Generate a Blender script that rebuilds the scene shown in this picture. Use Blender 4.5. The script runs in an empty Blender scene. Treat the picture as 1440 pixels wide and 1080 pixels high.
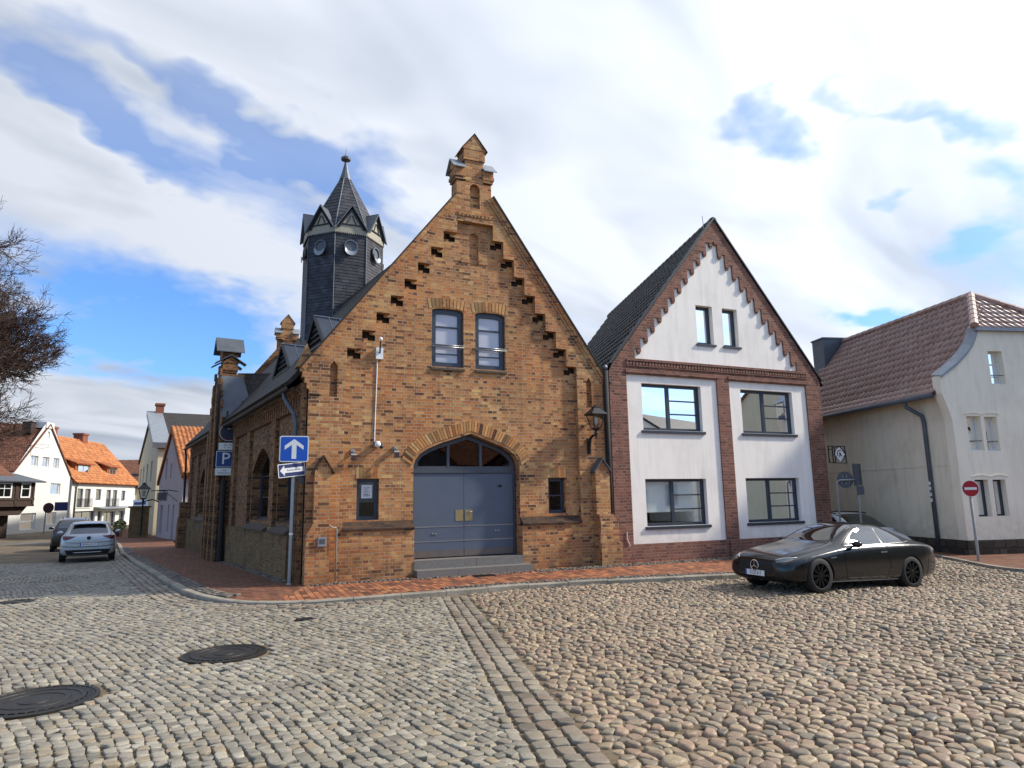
import bpy, bmesh, math, random
import numpy as np
from mathutils import Vector, Matrix, geometry
from mathutils.bvhtree import BVHTree
R = math.radians
SC = bpy.context.scene
rng = np.random.default_rng(7)
random.seed(7)

# ------------------------------------------------------------------ camera
EYE = 1.9
FPX, PITCH, ROLL = 936.0, R(9.615), R(-0.931)
def cam_axes():
    c, s = math.cos(PITCH), math.sin(PITCH); cr, sr = math.cos(ROLL), math.sin(ROLL)
    rt, fw, up = Vector((1, 0, 0)), Vector((0, c, s)), Vector((0, -s, c))
    return cr*rt + sr*up, -sr*rt + cr*up, fw
CA, CB, CF = cam_axes()
cd = bpy.data.cameras.new('camera'); cam = bpy.data.objects.new('camera', cd)
SC.collection.objects.link(cam)
cd.sensor_fit = 'HORIZONTAL'; cd.sensor_width = 36.0; cd.lens = 36.0*FPX/1440.0
cd.clip_start = 0.05; cd.clip_end = 1500
m = Matrix((CA, CB, -CF)).transposed().to_4x4(); m.translation = (0, 0, EYE)
cam.matrix_world = m
SC.camera = cam

# ------------------------------------------------------------------ sky and sun
SUN_EL, SUN_AZ = R(38), R(82)           # azimuth from +Y towards +X
SUN_DIR = Vector((math.sin(SUN_AZ)*math.cos(SUN_EL), math.cos(SUN_AZ)*math.cos(SUN_EL), math.sin(SUN_EL)))
SC.view_settings.view_transform = 'Standard'; SC.view_settings.look = 'None'
SC.view_settings.exposure = 1.1; SC.view_settings.gamma = 1.0
sl = bpy.data.lights.new('sun', 'SUN'); sl.energy = 2.6; sl.angle = R(4); sl.color = (1.0, 0.93, 0.82)
so = bpy.data.objects.new('sun', sl); SC.collection.objects.link(so)
so.rotation_euler = SUN_DIR.to_track_quat('Z', 'Y').to_euler(); so.location = (0, 0, 60)
W_ = bpy.data.worlds.new('World'); SC.world = W_; W_.use_nodes = True

class NT:
    """small helper round a node tree"""
    def __init__(s, nt): s.nt = nt
    def n(s, t, **k):
        o = s.nt.nodes.new('ShaderNode' + t)
        for a, b in k.items():
            setattr(o, a, b)
        return o
    def put(s, sock, v):
        if hasattr(v, 'is_linked') or hasattr(v, 'links'): s.nt.links.new(v, sock)
        else:
            try: sock.default_value = v
            except Exception: sock.default_value = (*v, 1.0)
    def math(s, op, a, b=0.0, clamp=False):
        o = s.n('Math', operation=op, use_clamp=clamp); s.put(o.inputs[0], a); s.put(o.inputs[1], b); return o.outputs[0]
    def mad(s, a, b, c):
        o = s.n('Math', operation='MULTIPLY_ADD'); s.put(o.inputs[0], a); s.put(o.inputs[1], b); s.put(o.inputs[2], c); return o.outputs[0]
    def vmath(s, op, a, b=(0, 0, 0)):
        o = s.n('VectorMath', operation=op); s.put(o.inputs[0], a)
        if op == 'SCALE': s.put(o.inputs['Scale'], b)
        else: s.put(o.inputs[1], b)
        return o.outputs['Value'] if op in ('LENGTH', 'DOT_PRODUCT', 'DISTANCE') else o.outputs[0]
    def mix(s, f, a, b, mode='MIX'):
        o = s.n('Mix', data_type='RGBA', blend_type=mode); s.put(o.inputs[0], f)
        s.put(o.inputs[6], a if not isinstance(a, tuple) else (*a[:3], 1)); s.put(o.inputs[7], b if not isinstance(b, tuple) else (*b[:3], 1)); return o.outputs[2]
    def ramp(s, f, stops, interp='LINEAR'):
        o = s.n('ValToRGB'); cr = o.color_ramp; cr.interpolation = interp
        while len(cr.elements) < len(stops): cr.elements.new(0.5)
        for e, (p, c) in zip(cr.elements, stops):
            e.position = p; e.color = (*c[:3], 1) if not isinstance(c, float) else (c, c, c, 1)
        s.put(o.inputs[0], f); return o.outputs[0]
    def noise(s, vec, scale, detail=3, rough=.5, dist=0.0, out=0):
        o = s.n('TexNoise'); s.put(o.inputs['Scale'], scale); o.inputs['Detail'].default_value = detail
        o.inputs['Roughness'].default_value = rough; o.inputs['Distortion'].default_value = dist
        if vec is not None: s.put(o.inputs['Vector'], vec)
        return o.outputs[out]
    def comb(s, x, y, z=0.0):
        o = s.n('CombineXYZ'); s.put(o.inputs[0], x); s.put(o.inputs[1], y); s.put(o.inputs[2], z); return o.outputs[0]
    def sep(s, v):
        o = s.n('SeparateXYZ'); s.put(o.inputs[0], v); return o.outputs

def build_world():
    nt = W_.node_tree; nt.nodes.clear(); N = NT(nt)
    out = N.n('OutputWorld'); bg = N.n('Background'); nt.links.new(bg.outputs[0], out.inputs[0])
    sky = N.n('TexSky'); sky.sky_type = 'NISHITA'; sky.sun_disc = False
    sky.sun_elevation = SUN_EL; sky.sun_rotation = SUN_AZ; sky.air_density = 1.0; sky.dust_density = .6; sky.ozone_density = 3.0
    d = N.n('TexCoord').outputs['Generated']
    x, y, z = N.sep(d)
    zz = N.math('ADD', N.math('MAXIMUM', z, 0.0), .25)
    px, py = N.math('DIVIDE', x, zz), N.math('DIVIDE', y, zz)
    p = N.comb(px, py)
    # wind-drawn coordinates: long along the (1,1) diagonal
    al = N.math('MULTIPLY', N.math('ADD', px, py), .42); ac = N.math('MULTIPLY', N.math('SUBTRACT', py, px), 1.0)
    q = N.comb(al, ac, 3.7)
    n1 = N.noise(q, 1.7, 5, .58, .5); n2 = N.noise(p, 5.6, 4, .62, .2)
    dens = N.mad(n1, 1.8, N.mad(n2, .50, -.34))
    # the sky behind the viewer is mostly clear
    dens = N.math('ADD', dens, N.mad(N.math('MULTIPLY', N.math('ADD', y, .15), 2.2, clamp=True), .6, -.50))
    def gauss(cx, cy, su, sv, ang, w):
        c, s_ = math.cos(ang), math.sin(ang)
        mp = N.n('Mapping', vector_type='TEXTURE'); mp.inputs['Location'].default_value = (cx, cy, 0); mp.inputs['Rotation'].default_value = (0, 0, ang); mp.inputs['Scale'].default_value = (su, sv, 1)
        N.put(mp.inputs['Vector'], pw)
        return N.math('POWER', .3679, N.vmath('DOT_PRODUCT', mp.outputs[0], mp.outputs[0])), w
    def pl(ix, iy):           # direction of an image point, on the cloud plane
        r = CA*((ix-720)/FPX) - CB*((iy-540)/FPX) + CF; r.normalize()
        k = max(r.z, 0) + .25
        return r.x/k, r.y/k
    def streak(x0, y0, x1, y1, sv, w):
        a, b = pl(x0, y0), pl(x1, y1)
        L = math.hypot(b[0]-a[0], b[1]-a[1]); ang = math.atan2(b[1]-a[1], b[0]-a[0])
        return gauss((a[0]+b[0])/2, (a[1]+b[1])/2, L*.55, sv, ang, w)
    wv = N.n('TexNoise'); wv.inputs['Scale'].default_value = 3.0; wv.inputs['Detail'].default_value = 4; wv.inputs['Roughness'].default_value = .6; N.put(wv.inputs['Vector'], p)
    pw = N.vmath('ADD', p, N.vmath('MULTIPLY', N.vmath('SUBTRACT', wv.outputs[1], (.5, .5, .5)), (.46, .46, 0)))
    for g in SKY_BITS:
        e_, w_ = streak(*g); dens = N.mad(e_, w_, dens)
    cl = N.ramp(dens, [(.28, (0, 0, 0)), (.5, (.3, .3, .3)), (.74, (.78, .78, .78)), (1.0, (1, 1, 1))])
    veil = N.math('MULTIPLY', N.math('SUBTRACT', z, .27), 1.5, clamp=True)
    veil = N.mad(N.math('MINIMUM', veil, .42), 1.0, N.math('MULTIPLY', N.math('SUBTRACT', x, .30), .55, clamp=True))
    cl = N.math('MAXIMUM', cl, N.math('MULTIPLY', N.math('ADD', cl, veil), .95, clamp=True))
    # cloud brightness: brighter towards the sun, greyer where thick
    sd = N.vmath('DOT_PRODUCT', d, tuple(SUN_DIR))
    glow = N.math('POWER', N.math('MAXIMUM', N.math('ADD', N.math('MULTIPLY', sd, .5), .5), 0.0), 3.2)
    thick = N.ramp(N.mad(dens, .10, N.math('SUBTRACT', N.noise(q, 2.3, 3, .5, .5), .10)), [(.42, (0, 0, 0)), (.70, (1, 1, 1))])
    ccol = N.mix(thick, (.70, .745, .83), (.42, .475, .57))
    cs = N.math('ADD', .47, N.math('MULTIPLY', glow, .50))
    ccol = N.vmath('SCALE', ccol, cs)
    skyc = N.vmath('SCALE', sky.outputs[0], SKY_K)
    skyc = N.mix(1.0, skyc, SKY_TINT, 'MULTIPLY')
    col = N.mix(cl, skyc, ccol)
    # below the horizon: dull ground tone
    low = N.math('MULTIPLY', N.math('ADD', z, .04), 25.0, clamp=True)
    col = N.mix(low, (.20, .18, .15), col)
    nt.links.new(col, bg.inputs[0]); bg.inputs[1].default_value = 1.0
SKY_K = .085
SKY_TINT = (.66, .95, 1.30)
SKY_BITS = [   # image x0,y0,x1,y1 (directions), width on the cloud plane, weight
    (60, 140, 520, 330, .30, -.26), (60, 20, 420, 230, .05, -.55), (300, 130, 560, 330, .045, -.45), (0, 210, 300, 330, .07, .45),
    (0, 480, 380, 470, .26, -1.0), (120, 380, 330, 520, .2, -.5), (0, 90, 260, 250, .08, -.75), (20, 20, 120, 130, .10, -.35), (0, 200, 420, 420, .09, .7), (380, 190, 600, 300, .08, -.32),
    (0, 60, 300, 190, .09, .45), (0, 570, 250, 560, .25, .7), (650, 120, 900, 170, .1, -.1), (1020, 180, 1150, 215, .07, -.75), (1170, 100, 1280, 175, .04, -.6), (1250, 170, 1400, 210, .035, -.5), (1300, 250, 1440, 290, .05, -.42), (1350, 330, 1440, 330, .04, -.4), (1180, 300, 1220, 310, .04, -.4),
    (1170, 460, 1260, 430, .09, -1.0), (1330, 370, 1440, 330, .06, -.4), (1300, 120, 1440, 150, .05, -.3), (700, 300, 1000, 330, .25, .4), (900, 60, 1300, 60, .2, .35), (620, 30, 760, 300, .12, .3)]
build_world()
W_.cycles.sampling_method = 'MANUAL'; W_.cycles.sample_map_resolution = 512

# ------------------------------------------------------------------ helpers
def lin(h):
    if isinstance(h, str):
        h = h.lstrip('#'); c = [int(h[i:i+2], 16)/255 for i in (0, 2, 4)]
        return tuple(x/12.92 if x <= .04045 else ((x+.055)/1.055)**2.4 for x in c)
    return h
def link(o): SC.collection.objects.link(o); return o
def thing(name, label, cat, loc=(0, 0, 0), rz=0.0, group=None):
    o = link(bpy.data.objects.new(name, None)); o.location = loc; o.rotation_euler = (0, 0, rz)
    o.empty_display_size = .3
    return tag(o, label, cat, group)
def tag(o, label=None, cat=None, group=None, kind=None):
    if label: o['label'] = label
    if cat: o['category'] = cat
    if group: o['group'] = group
    if kind: o['kind'] = kind
    return o
def basis(o, x, y, z=(0, 0, 1)):
    return Matrix(((x[0], y[0], z[0], o[0]), (x[1], y[1], z[1], o[1]), (x[2] if len(x) > 2 else 0, y[2] if len(y) > 2 else 0, z[2], o[2] if len(o) > 2 else 0), (0, 0, 0, 1)))
def inside(poly, x, y):
    r = False; n = len(poly); j = n-1
    for i in range(n):
        xi, yi = poly[i]; xj, yj = poly[j]
        if (yi > y) != (yj > y) and x < (xj-xi)*(y-yi)/(yj-yi)+xi: r = not r
        j = i
    return r
def inside_np(poly, x, y):
    r = np.zeros(x.shape, bool); n = len(poly); j = n-1
    for i in range(n):
        xi, yi = poly[i]; xj, yj = poly[j]
        if yi != yj:
            r ^= ((yi > y) != (yj > y)) & (x < (xj-xi)*(y-yi)/(yj-yi)+xi)
        j = i
    return r
class MB:
    def __init__(s, M=None): s.v = []; s.f = []; s.mi = []; s.M = M
    def add(s, vs, fs, mat=0):
        o = len(s.v)
        if s.M is not None: vs = [s.M @ Vector(v) for v in vs]
        s.v += [tuple(v) for v in vs]
        for f in fs: s.f.append([i+o for i in f]); s.mi.append(mat)
        return s
    def quad(s, a, b, c, d, mat=0): return s.add([a, b, c, d], [(0, 1, 2, 3)], mat)
    def box(s, x0, x1, y0, y1, z0, z1, mat=0):
        return s.add([(x0, y0, z0), (x1, y0, z0), (x1, y1, z0), (x0, y1, z0), (x0, y0, z1), (x1, y0, z1), (x1, y1, z1), (x0, y1, z1)],
                     [(0, 3, 2, 1), (4, 5, 6, 7), (0, 1, 5, 4), (1, 2, 6, 5), (2, 3, 7, 6), (3, 0, 4, 7)], mat)
    def bbox(s, x0, x1, y0, y1, z0, z1, b=.01, mat=0):
        """box with chamfered edges"""
        vs = []; 
        for k, (ins, z) in enumerate([(b, z0), (0, z0+b), (0, z1-b), (b, z1)]):
            for (x, y, sx, sy) in [(x0, y0, 1, 1), (x1, y0, -1, 1), (x1, y1, -1, -1), (x0, y1, 1, -1)]:
                vs += [(x+sx*(b+ins*.0 if k in (1, 2) else b), y+sy*(0 if k in (1, 2) else b), z)] if k in (0, 3) else [(x+sx*b*.0, y, z)]
        fs = [(3, 2, 1, 0), (12, 13, 14, 15)]
        for k in range(3):
            for i in range(4):
                j = (i+1) % 4; fs.append((k*4+i, k*4+j, k*4+4+j, k*4+4+i))
        return s.add(vs, fs, mat)
    def prism(s, poly, y0, y1, mat=0, caps=True):
        """polygon in x,z pushed from y0 to y1"""
        n = len(poly); vs = [(x, y0, z) for x, z in poly]+[(x, y1, z) for x, z in poly]
        fs = [(i, (i+1) % n, n+(i+1) % n, n+i) for i in range(n)]
        if caps:
            t = geometry.tessellate_polygon([[Vector((x, z, 0)) for x, z in poly]])
            fs += [tuple(q) for q in t]+[tuple(n+i for i in q) for q in t]
        return s.add(vs, fs, mat)
    def holed(s, outer, holes, y0, y1, mat=0, rim=False, rmat=None, nsoot=0):
        """wall face in x,z at y0 with holes whose reveals run to y1"""
        loops = [outer]+holes
        pts = [p for l in loops for p in l]
        t = geometry.tessellate_polygon([[Vector((x, z, 0)) for x, z in l] for l in loops])
        s.add([(x, y0, z) for x, z in pts], [tuple(q) for q in t], mat)
        for li, l in enumerate(loops if rim else holes):
            n = len(l)
            s.add([(x, y0, z) for x, z in l]+[(x, y1, z) for x, z in l], [(i, (i+1) % n, n+(i+1) % n, n+i) for i in range(n)], (1 if li < nsoot else mat) if rmat is None else rmat)
        return s
    def tube(s, path, r, n=8, mat=0, closed=False, caps=True):
        P = [Vector(p) for p in path]; N = len(P); rs = r if isinstance(r, (list, tuple)) else [r]*N
        vs = []; pu = None
        for i, p in enumerate(P):
            a = P[i-1] if (i > 0 or closed) else p; b = P[(i+1) % N] if (i < N-1 or closed) else p
            t = (b-a).normalized()
            if pu is None:
                pu = t.orthogonal().normalized()
            pu = (pu-t*pu.dot(t)); pu = pu.normalized() if pu.length > 1e-6 else t.orthogonal().normalized()
            w = t.cross(pu)
            for k in range(n):
                an = 2*math.pi*k/n; vs.append(p+pu*(math.cos(an)*rs[i])+w*(math.sin(an)*rs[i]))
        fs = []
        for i in range(N if closed else N-1):
            j = (i+1) % N
            for k in range(n):
                l = (k+1) % n; fs.append((i*n+k, i*n+l, j*n+l, j*n+k))
        if caps and not closed: fs += [tuple(range(n-1, -1, -1)), tuple((N-1)*n+k for k in range(n))]
        return s.add(vs, fs, mat)
    def lathe(s, prof, c=(0, 0, 0), n=24, axis='z', mat=0):
        vs = []; fs = []
        for r, h in prof:
            for k in range(n):
                a = 2*math.pi*k/n; u, v = r*math.cos(a), r*math.sin(a)
                vs.append((c[0]+u, c[1]+v, c[2]+h) if axis == 'z' else ((c[0]+u, c[1]+h, c[2]+v) if axis == 'y' else (c[0]+h, c[1]+u, c[2]+v)))
        for i in range(len(prof)-1):
            for k in range(n):
                l = (k+1) % n; fs.append((i*n+k, i*n+l, (i+1)*n+l, (i+1)*n+k))
        return s.add(vs, fs, mat)
    def ball(s, c, r, n=12, mat=0, sz=1.0):
        return s.lathe([(max(r*math.sin(math.pi*i/8), .0005), -r*sz*math.cos(math.pi*i/8)) for i in range(9)], c, n, 'z', mat)
    def build(s, name, mats, parent=None, label=None, smooth=False, kind=None, fix=True):
        me = bpy.data.meshes.new(name); me.from_pydata(s.v, [], s.f)
        for mt in (mats if isinstance(mats, (list, tuple)) else [mats]): me.materials.append(mt)
        if s.mi: me.polygons.foreach_set('material_index', s.mi)
        if fix:
            bm = bmesh.new(); bm.from_mesh(me); bmesh.ops.recalc_face_normals(bm, faces=bm.faces); bm.to_mesh(me); bm.free()
        box_uv(me)
        if smooth: me.polygons.foreach_set('use_smooth', [True]*len(me.polygons))
        me.update()
        o = link(bpy.data.objects.new(name, me))
        if parent is not None: o.parent = parent
        if label: o['label'] = label
        if kind: o['kind'] = kind
        return o
def box_uv(me):
    """UVs in metres: u level along the face, v up the slope"""
    nl = len(me.loops)
    if nl == 0: return
    uv = me.uv_layers.new(name='UVMap')
    co = np.empty(len(me.vertices)*3); me.vertices.foreach_get('co', co); co = co.reshape(-1, 3)
    vi = np.empty(nl, np.int32); me.loops.foreach_get('vertex_index', vi)
    tot = np.empty(len(me.polygons), np.int32); me.polygons.foreach_get('loop_total', tot)
    nr = np.empty(len(me.polygons)*3); me.polygons.foreach_get('normal', nr); nr = nr.reshape(-1, 3)
    nr = np.repeat(nr, tot, axis=0); c = co[vi]
    flat = np.abs(nr[:, 2]) > .92
    t = np.stack([-nr[:, 1], nr[:, 0], np.zeros(nl)], 1); ln = np.linalg.norm(t, axis=1); ln[ln < 1e-6] = 1; t /= ln[:, None]
    # keep a consistent sense so neighbouring faces continue the same courses
    sg = np.where(np.abs(t[:, 0]) > .5, np.sign(t[:, 0]), np.sign(t[:, 1])); sg[sg == 0] = 1; t *= sg[:, None]
    b = np.cross(nr, t); b *= np.where(b[:, 2] < 0, -1, 1)[:, None]
    u = np.where(flat, c[:, 0], (c*t).sum(1)); v = np.where(flat, c[:, 1], (c*b).sum(1))
    uv.data.foreach_set('uv', np.stack([u, v], 1).ravel())
def np_mesh(name, V, F, mat, parent=None, smooth=True, kind=None, smooth_mask=None):
    """fast mesh from arrays; F is (n,k) or a list of such"""
    Fs = F if isinstance(F, list) else [F]
    me = bpy.data.meshes.new(name)
    me.vertices.add(len(V)); me.vertices.foreach_set('co', np.asarray(V, np.float32).ravel())
    li = np.concatenate([f.ravel() for f in Fs]).astype(np.int32)
    tot = np.concatenate([np.full(len(f), f.shape[1], np.int32) for f in Fs])
    st = np.concatenate([[0], np.cumsum(tot)[:-1]]).astype(np.int32)
    me.loops.add(len(li)); me.loops.foreach_set('vertex_index', li)
    me.polygons.add(len(tot)); me.polygons.foreach_set('loop_start', st)
    me.polygons.foreach_set('loop_total', tot)
    me.materials.append(mat)
    me.update(calc_edges=True); me.validate()
    if smooth: me.polygons.foreach_set('use_smooth', np.ones(len(me.polygons), bool))
    o = link(bpy.data.objects.new(name, me))
    if parent is not None: o.parent = parent
    if kind: o['kind'] = kind
    return o
def copy_tree(o, parent=None):
    c = o.copy(); link(c); c.parent = parent
    for ch in list(o.children): copy_tree(ch, c)
    return c
def text(name, s, size, mat, parent, loc, rot, depth=.002, align='CENTER', sx=1.0):
    cu = bpy.data.curves.new(name, 'FONT'); cu.body = s; cu.size = size; cu.align_x = align; cu.align_y = 'CENTER'; cu.extrude = depth; cu.resolution_u = 2
    o = bpy.data.objects.new(name, cu); link(o)
    dg = bpy.context.evaluated_depsgraph_get(); me = bpy.data.meshes.new_from_object(o.evaluated_get(dg))
    bpy.data.objects.remove(o); bpy.data.curves.remove(cu)
    me.name = name; me.materials.clear(); me.materials.append(mat)
    q = link(bpy.data.objects.new(name, me)); q.parent = parent; q.location = loc; q.rotation_euler = rot; q.scale = (sx, 1, 1)
    return q

# ------------------------------------------------------------------ materials
MATS = {}
def new_mat(name):
    m_ = bpy.data.materials.new(name); m_.use_nodes = True; nt = m_.node_tree
    b = nt.nodes['Principled BSDF']; MATS[name] = m_
    return m_, NT(nt), b
def uvn(N): 
    o = N.n('UVMap'); o.uv_map = 'UVMap'; return o.outputs[0]
def bump(N, b, h, st=.4, dist=.01):
    o = N.n('Bump'); o.inputs['Strength'].default_value = st; o.inputs['Distance'].default_value = dist; N.put(o.inputs['Height'], h); N.nt.links.new(o.outputs[0], b.inputs['Normal'])
def plain(name, col, rough=.6, metal=0.0, var=.12, nscale=6.0, bmp=0.0, spec=.5, coat=0.0, bscale=None):
    m_, N, b = new_mat(name); c = lin(col)
    co = N.n('TexCoord').outputs['Object']
    n = N.noise(co, nscale, 4, .6)
    lo = tuple(x*(1-var) for x in c); hi = tuple(min(1, x*(1+var)) for x in c)
    N.put(b.inputs['Base Color'], N.ramp(n, [(.3, lo), (.7, hi)]))
    n2 = N.noise(co, nscale*3.1, 3, .6)
    N.put(b.inputs['Roughness'], N.math('ADD', N.math('MULTIPLY', N.math('SUBTRACT', n2, .5), .18 if rough > .15 else .04), rough))
    b.inputs['Metallic'].default_value = metal; b.inputs['Specular IOR Level'].default_value = spec
    if coat: b.inputs['Coat Weight'].default_value = coat; b.inputs['Coat Roughness'].default_value = .14
    if bmp: bump(N, b, N.noise(co, bscale or nscale*8, 4, .65), bmp, .004)
    return m_
def brick_mat(name, cols, mortar, bw=.25, bh=.077, ms=.009, rot=0.0, squash=.5, freq=2, stain=(.05, .04, .03), stain_amt=.45, bmp=.7, rough=.88, jit=.007, moss=None, offset=.5, mortar_var=.35, stain_scale=.5, patch=None):
    m_, N, b = new_mat(name)
    uv = uvn(N)
    if rot:
        mp = N.n('Mapping'); mp.inputs['Rotation'].default_value = (0, 0, rot); N.put(mp.inputs['Vector'], uv); uv = mp.outputs[0]
    j = N.vmath('SCALE', N.vmath('SUBTRACT', N.noise(uv, 7.0, 3, .6, out=1), (.5, .5, .5)), jit*2)
    uvj = N.vmath('ADD', uv, j)
    t = N.n('TexBrick'); t.offset = offset; t.offset_frequency = 2; t.squash = squash; t.squash_frequency = freq
    N.put(t.inputs['Vector'], uvj); t.inputs['Scale'].default_value = 1.0
    t.inputs['Color1'].default_value = (0, 0, 0, 1); t.inputs['Color2'].default_value = (1, 1, 1, 1); t.inputs['Mortar'].default_value = (.5, .5, .5, 1)
    t.inputs['Mortar Size'].default_value = ms; t.inputs['Mortar Smooth'].default_value = .25; t.inputs['Bias'].default_value = 0
    t.inputs['Brick Width'].default_value = bw; t.inputs['Row Height'].default_value = bh
    k = len(cols)
    col = N.ramp(t.outputs[0], [(i/(k-1)*.96+.02, lin(c)) for i, c in enumerate(cols)])
    fine = N.noise(uv, 38.0, 4, .7)
    col = N.mix(1.0, col, N.ramp(fine, [(.25, (.70, .70, .70)), (.75, (1.22, 1.22, 1.22))]), 'MULTIPLY')
    if patch:
        dk = N.math('MULTIPLY', N.ramp(t.outputs[0], [(.30, 1.0), (.42, 0.0)]), N.ramp(N.noise(uv, .75, 5, .65, .3), [(.48, 0.0), (.66, .70)]))
        col = N.mix(dk, col, lin('#3b2a1f'))
        col = N.mix(N.math('MULTIPLY', N.ramp(N.noise(uv, .42, 4, .6, .4), [(.46, 0.0), (.62, 1.0)]), .45), col, N.mix(1.0, col, lin(patch), 'MULTIPLY'))
        strk = N.noise(N.vmath('MULTIPLY', uv, (2.6, .22, 1)), 1.4, 5, .68)
        col = N.mix(N.math('MULTIPLY', N.ramp(strk, [(.54, 0.0), (.70, 1.0)]), .42), col, lin('#3d2c20'))
    lum = N.noise(uv, 1.6, 3, .6)
    col = N.mix(1.0, col, N.ramp(lum, [(.3, (.86, .84, .82)), (.7, (1.1, 1.1, 1.08))]), 'MULTIPLY')
    mo = N.mix(N.ramp(N.noise(uv, 3.0, 4, .7), [(.35, 0.0), (.65, 1.0)]), tuple(x*(1-mortar_var) for x in lin(mortar)), lin(mortar))
    col = N.mix(t.outputs[1], col, mo)
    st = N.ramp(N.math('ADD', N.math('MULTIPLY', N.noise(uv, stain_scale, 6, .66, .3), .8), N.math('MULTIPLY', N.noise(uv, 9, 3, .7), .2)), [(.50, 0.0), (.66, 1.0)])
    col = N.mix(N.math('MULTIPLY', st, stain_amt), col, lin(stain))
    if moss:
        z = N.sep(uv)[1]
        mz = N.math('MULTIPLY', N.math('SUBTRACT', moss[1], z), 1.0/moss[2], clamp=True)
        mk = N.math('MULTIPLY', N.math('MULTIPLY', mz, N.ramp(N.noise(uv, 2.3, 5, .7), [(.38, 0.0), (.62, 1.0)])), moss[3])
        col = N.mix(mk, col, lin(moss[0]))
    N.put(b.inputs['Base Color'], col); b.inputs['Roughness'].default_value = rough; b.inputs['Specular IOR Level'].default_value = .3
    h = N.math('ADD', N.math('MULTIPLY', N.math('SUBTRACT', 1.0, t.outputs[1]), .7), N.math('ADD', N.math('MULTIPLY', fine, .35), N.math('MULTIPLY', t.outputs[0], .25)))
    bump(N, b, h, bmp, .012)
    return m_
YB = ['#6a4630', '#9c663f', '#b67d4a', '#c49056', '#ba7f4b', '#a86a42', '#c7965d', '#94603f', '#cda468', '#b57447', '#be8854', '#a06e44']
brick_y = brick_mat('yellow brick', YB, '#b5a085', ms=.008, stain=(.085, .05, .03), stain_amt=.42, moss=('#4a4030', 1.1, 1.2, .6), patch='#ffc896')
brick_d = brick_mat('weathered side brick', ['#4a3124', '#7a5036', '#97663e', '#8d5e38', '#6d452e', '#9f7248', '#553828', '#a87c4c'], '#8b7a62', ms=.008, stain=(.03, .02, .014), stain_amt=.6, moss=('#3c3a26', 1.1, 1.3, .5))  # same bricks as the front, with the side's shade put into darker colours
brick_r = brick_mat('dark red brick', ['#60403a', '#805348', '#8f5f50', '#7e4f43', '#70473e', '#976858'], '#8f7a68', ms=.010, stain_amt=.25, bmp=.5)
brick_dark = brick_mat('blackened brick', ['#2a201a', '#463226', '#5a3f2c', '#382920'], '#4a4036', stain_amt=.5)
clinker = brick_mat('clinker paving', ['#5a3a2c', '#85533a', '#9c6242', '#a86c48', '#88543c', '#664235', '#b07850'], '#2a221c', bw=.25, bh=.12, ms=.008, rot=R(66), squash=1.0, stain=(.05, .04, .035), stain_amt=.4, rough=.8, offset=.5, bmp=.6)
clinker_d = brick_mat('worn clinker paving', ['#553628', '#754a36', '#82543c', '#6a4231', '#8c5e44', '#5a3d30'], '#2c2621', bw=.22, bh=.11, ms=.008, rot=R(20), squash=1.0, stain=(.06, .05, .04), stain_amt=.5, rough=.8, bmp=.6)
sett_far = brick_mat('distant sett paving', ['#4f4a42', '#6b655b', '#7d766a', '#8a8376', '#5e584e'], '#2e2a25', bw=.16, bh=.15, ms=.014, rot=R(32), squash=1.0, stain_amt=.2, rough=.65, bmp=.9, jit=.02)
slate = brick_mat('slate shingle', ['#2a2a2e', '#36363c', '#424247', '#313136', '#3d3d43', '#4a4a50'], '#101014', bw=.24, bh=.17, ms=.005, squash=1.0, stain=(.05, .05, .055), stain_amt=.3, rough=.5, bmp=.5, jit=.004)
roof_dark = brick_mat('dark roof tile', ['#25211f', '#322d2a', '#3b3531', '#2c2826', '#423b35'], '#121010', bw=.2, bh=.3, ms=.012, squash=1.0, stain=(.03, .033, .02), stain_amt=.5, rough=.7, bmp=1.0)
roof_brown = brick_mat('brown roof tile', ['#5a3a2c', '#744a36', '#7e5039', '#653f30', '#8a5a40'], '#35231b', bw=.24, bh=.3, ms=.02, squash=1.0, stain_amt=.3, rough=.75, bmp=1.0)
roof_orange = brick_mat('orange roof tile', ['#8f4f2b', '#a85d30', '#b56a38', '#96532d', '#c07640'], '#4c2a18', bw=.24, bh=.3, ms=.02, squash=1.0, stain_amt=.35, rough=.75, bmp=1.0)
rubble = brick_mat('rubble stone plinth', ['#3a322b', '#4f453b', '#5c5044', '#453b33', '#685b4d'], '#3a332c', bw=.38, bh=.24, ms=.03, squash=.7, stain_amt=.5, jit=.09, bmp=1.0)
def tile_mat(name, cols, rough=.6, var=.3, lich='#5a564a', lamt=.35):
    m_, N, b = new_mat(name)
    r = N.n('NewGeometry').outputs['Random Per Island']
    k = len(cols); c = N.ramp(r, [(i/(k-1), lin(x)) for i, x in enumerate(cols)])
    co = N.n('TexCoord').outputs['Object']
    c = N.mix(N.math('MULTIPLY', N.ramp(N.noise(co, 2.2, 5, .7), [(.45, 0.0), (.65, 1.0)]), lamt), c, lin(lich))
    n = N.noise(co, 30, 3, .6)
    c = N.mix(1.0, c, N.ramp(n, [(.3, (1-var,)*3), (.7, (1+var,)*3)]), 'MULTIPLY')
    N.put(b.inputs['Base Color'], c); b.inputs['Roughness'].default_value = rough
    bump(N, b, n, .2, .004)
    return m_
tile_o = tile_mat('orange pantile', ['#8c4d28', '#a8622f', '#b8733c', '#9a5528', '#c58248', '#a66a3c'], .65)
tile_c = tile_mat('brown red pantile', ['#94705f', '#a37f70', '#ae8a7a', '#9a7767', '#a78374'], .42, .2, '#9a8c80', .4)
tile_w = tile_mat('anthracite pantile', ['#26231f', '#302c28', '#38332e', '#2b2724'], .5, .2, '#3c3a30', .4)
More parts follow.
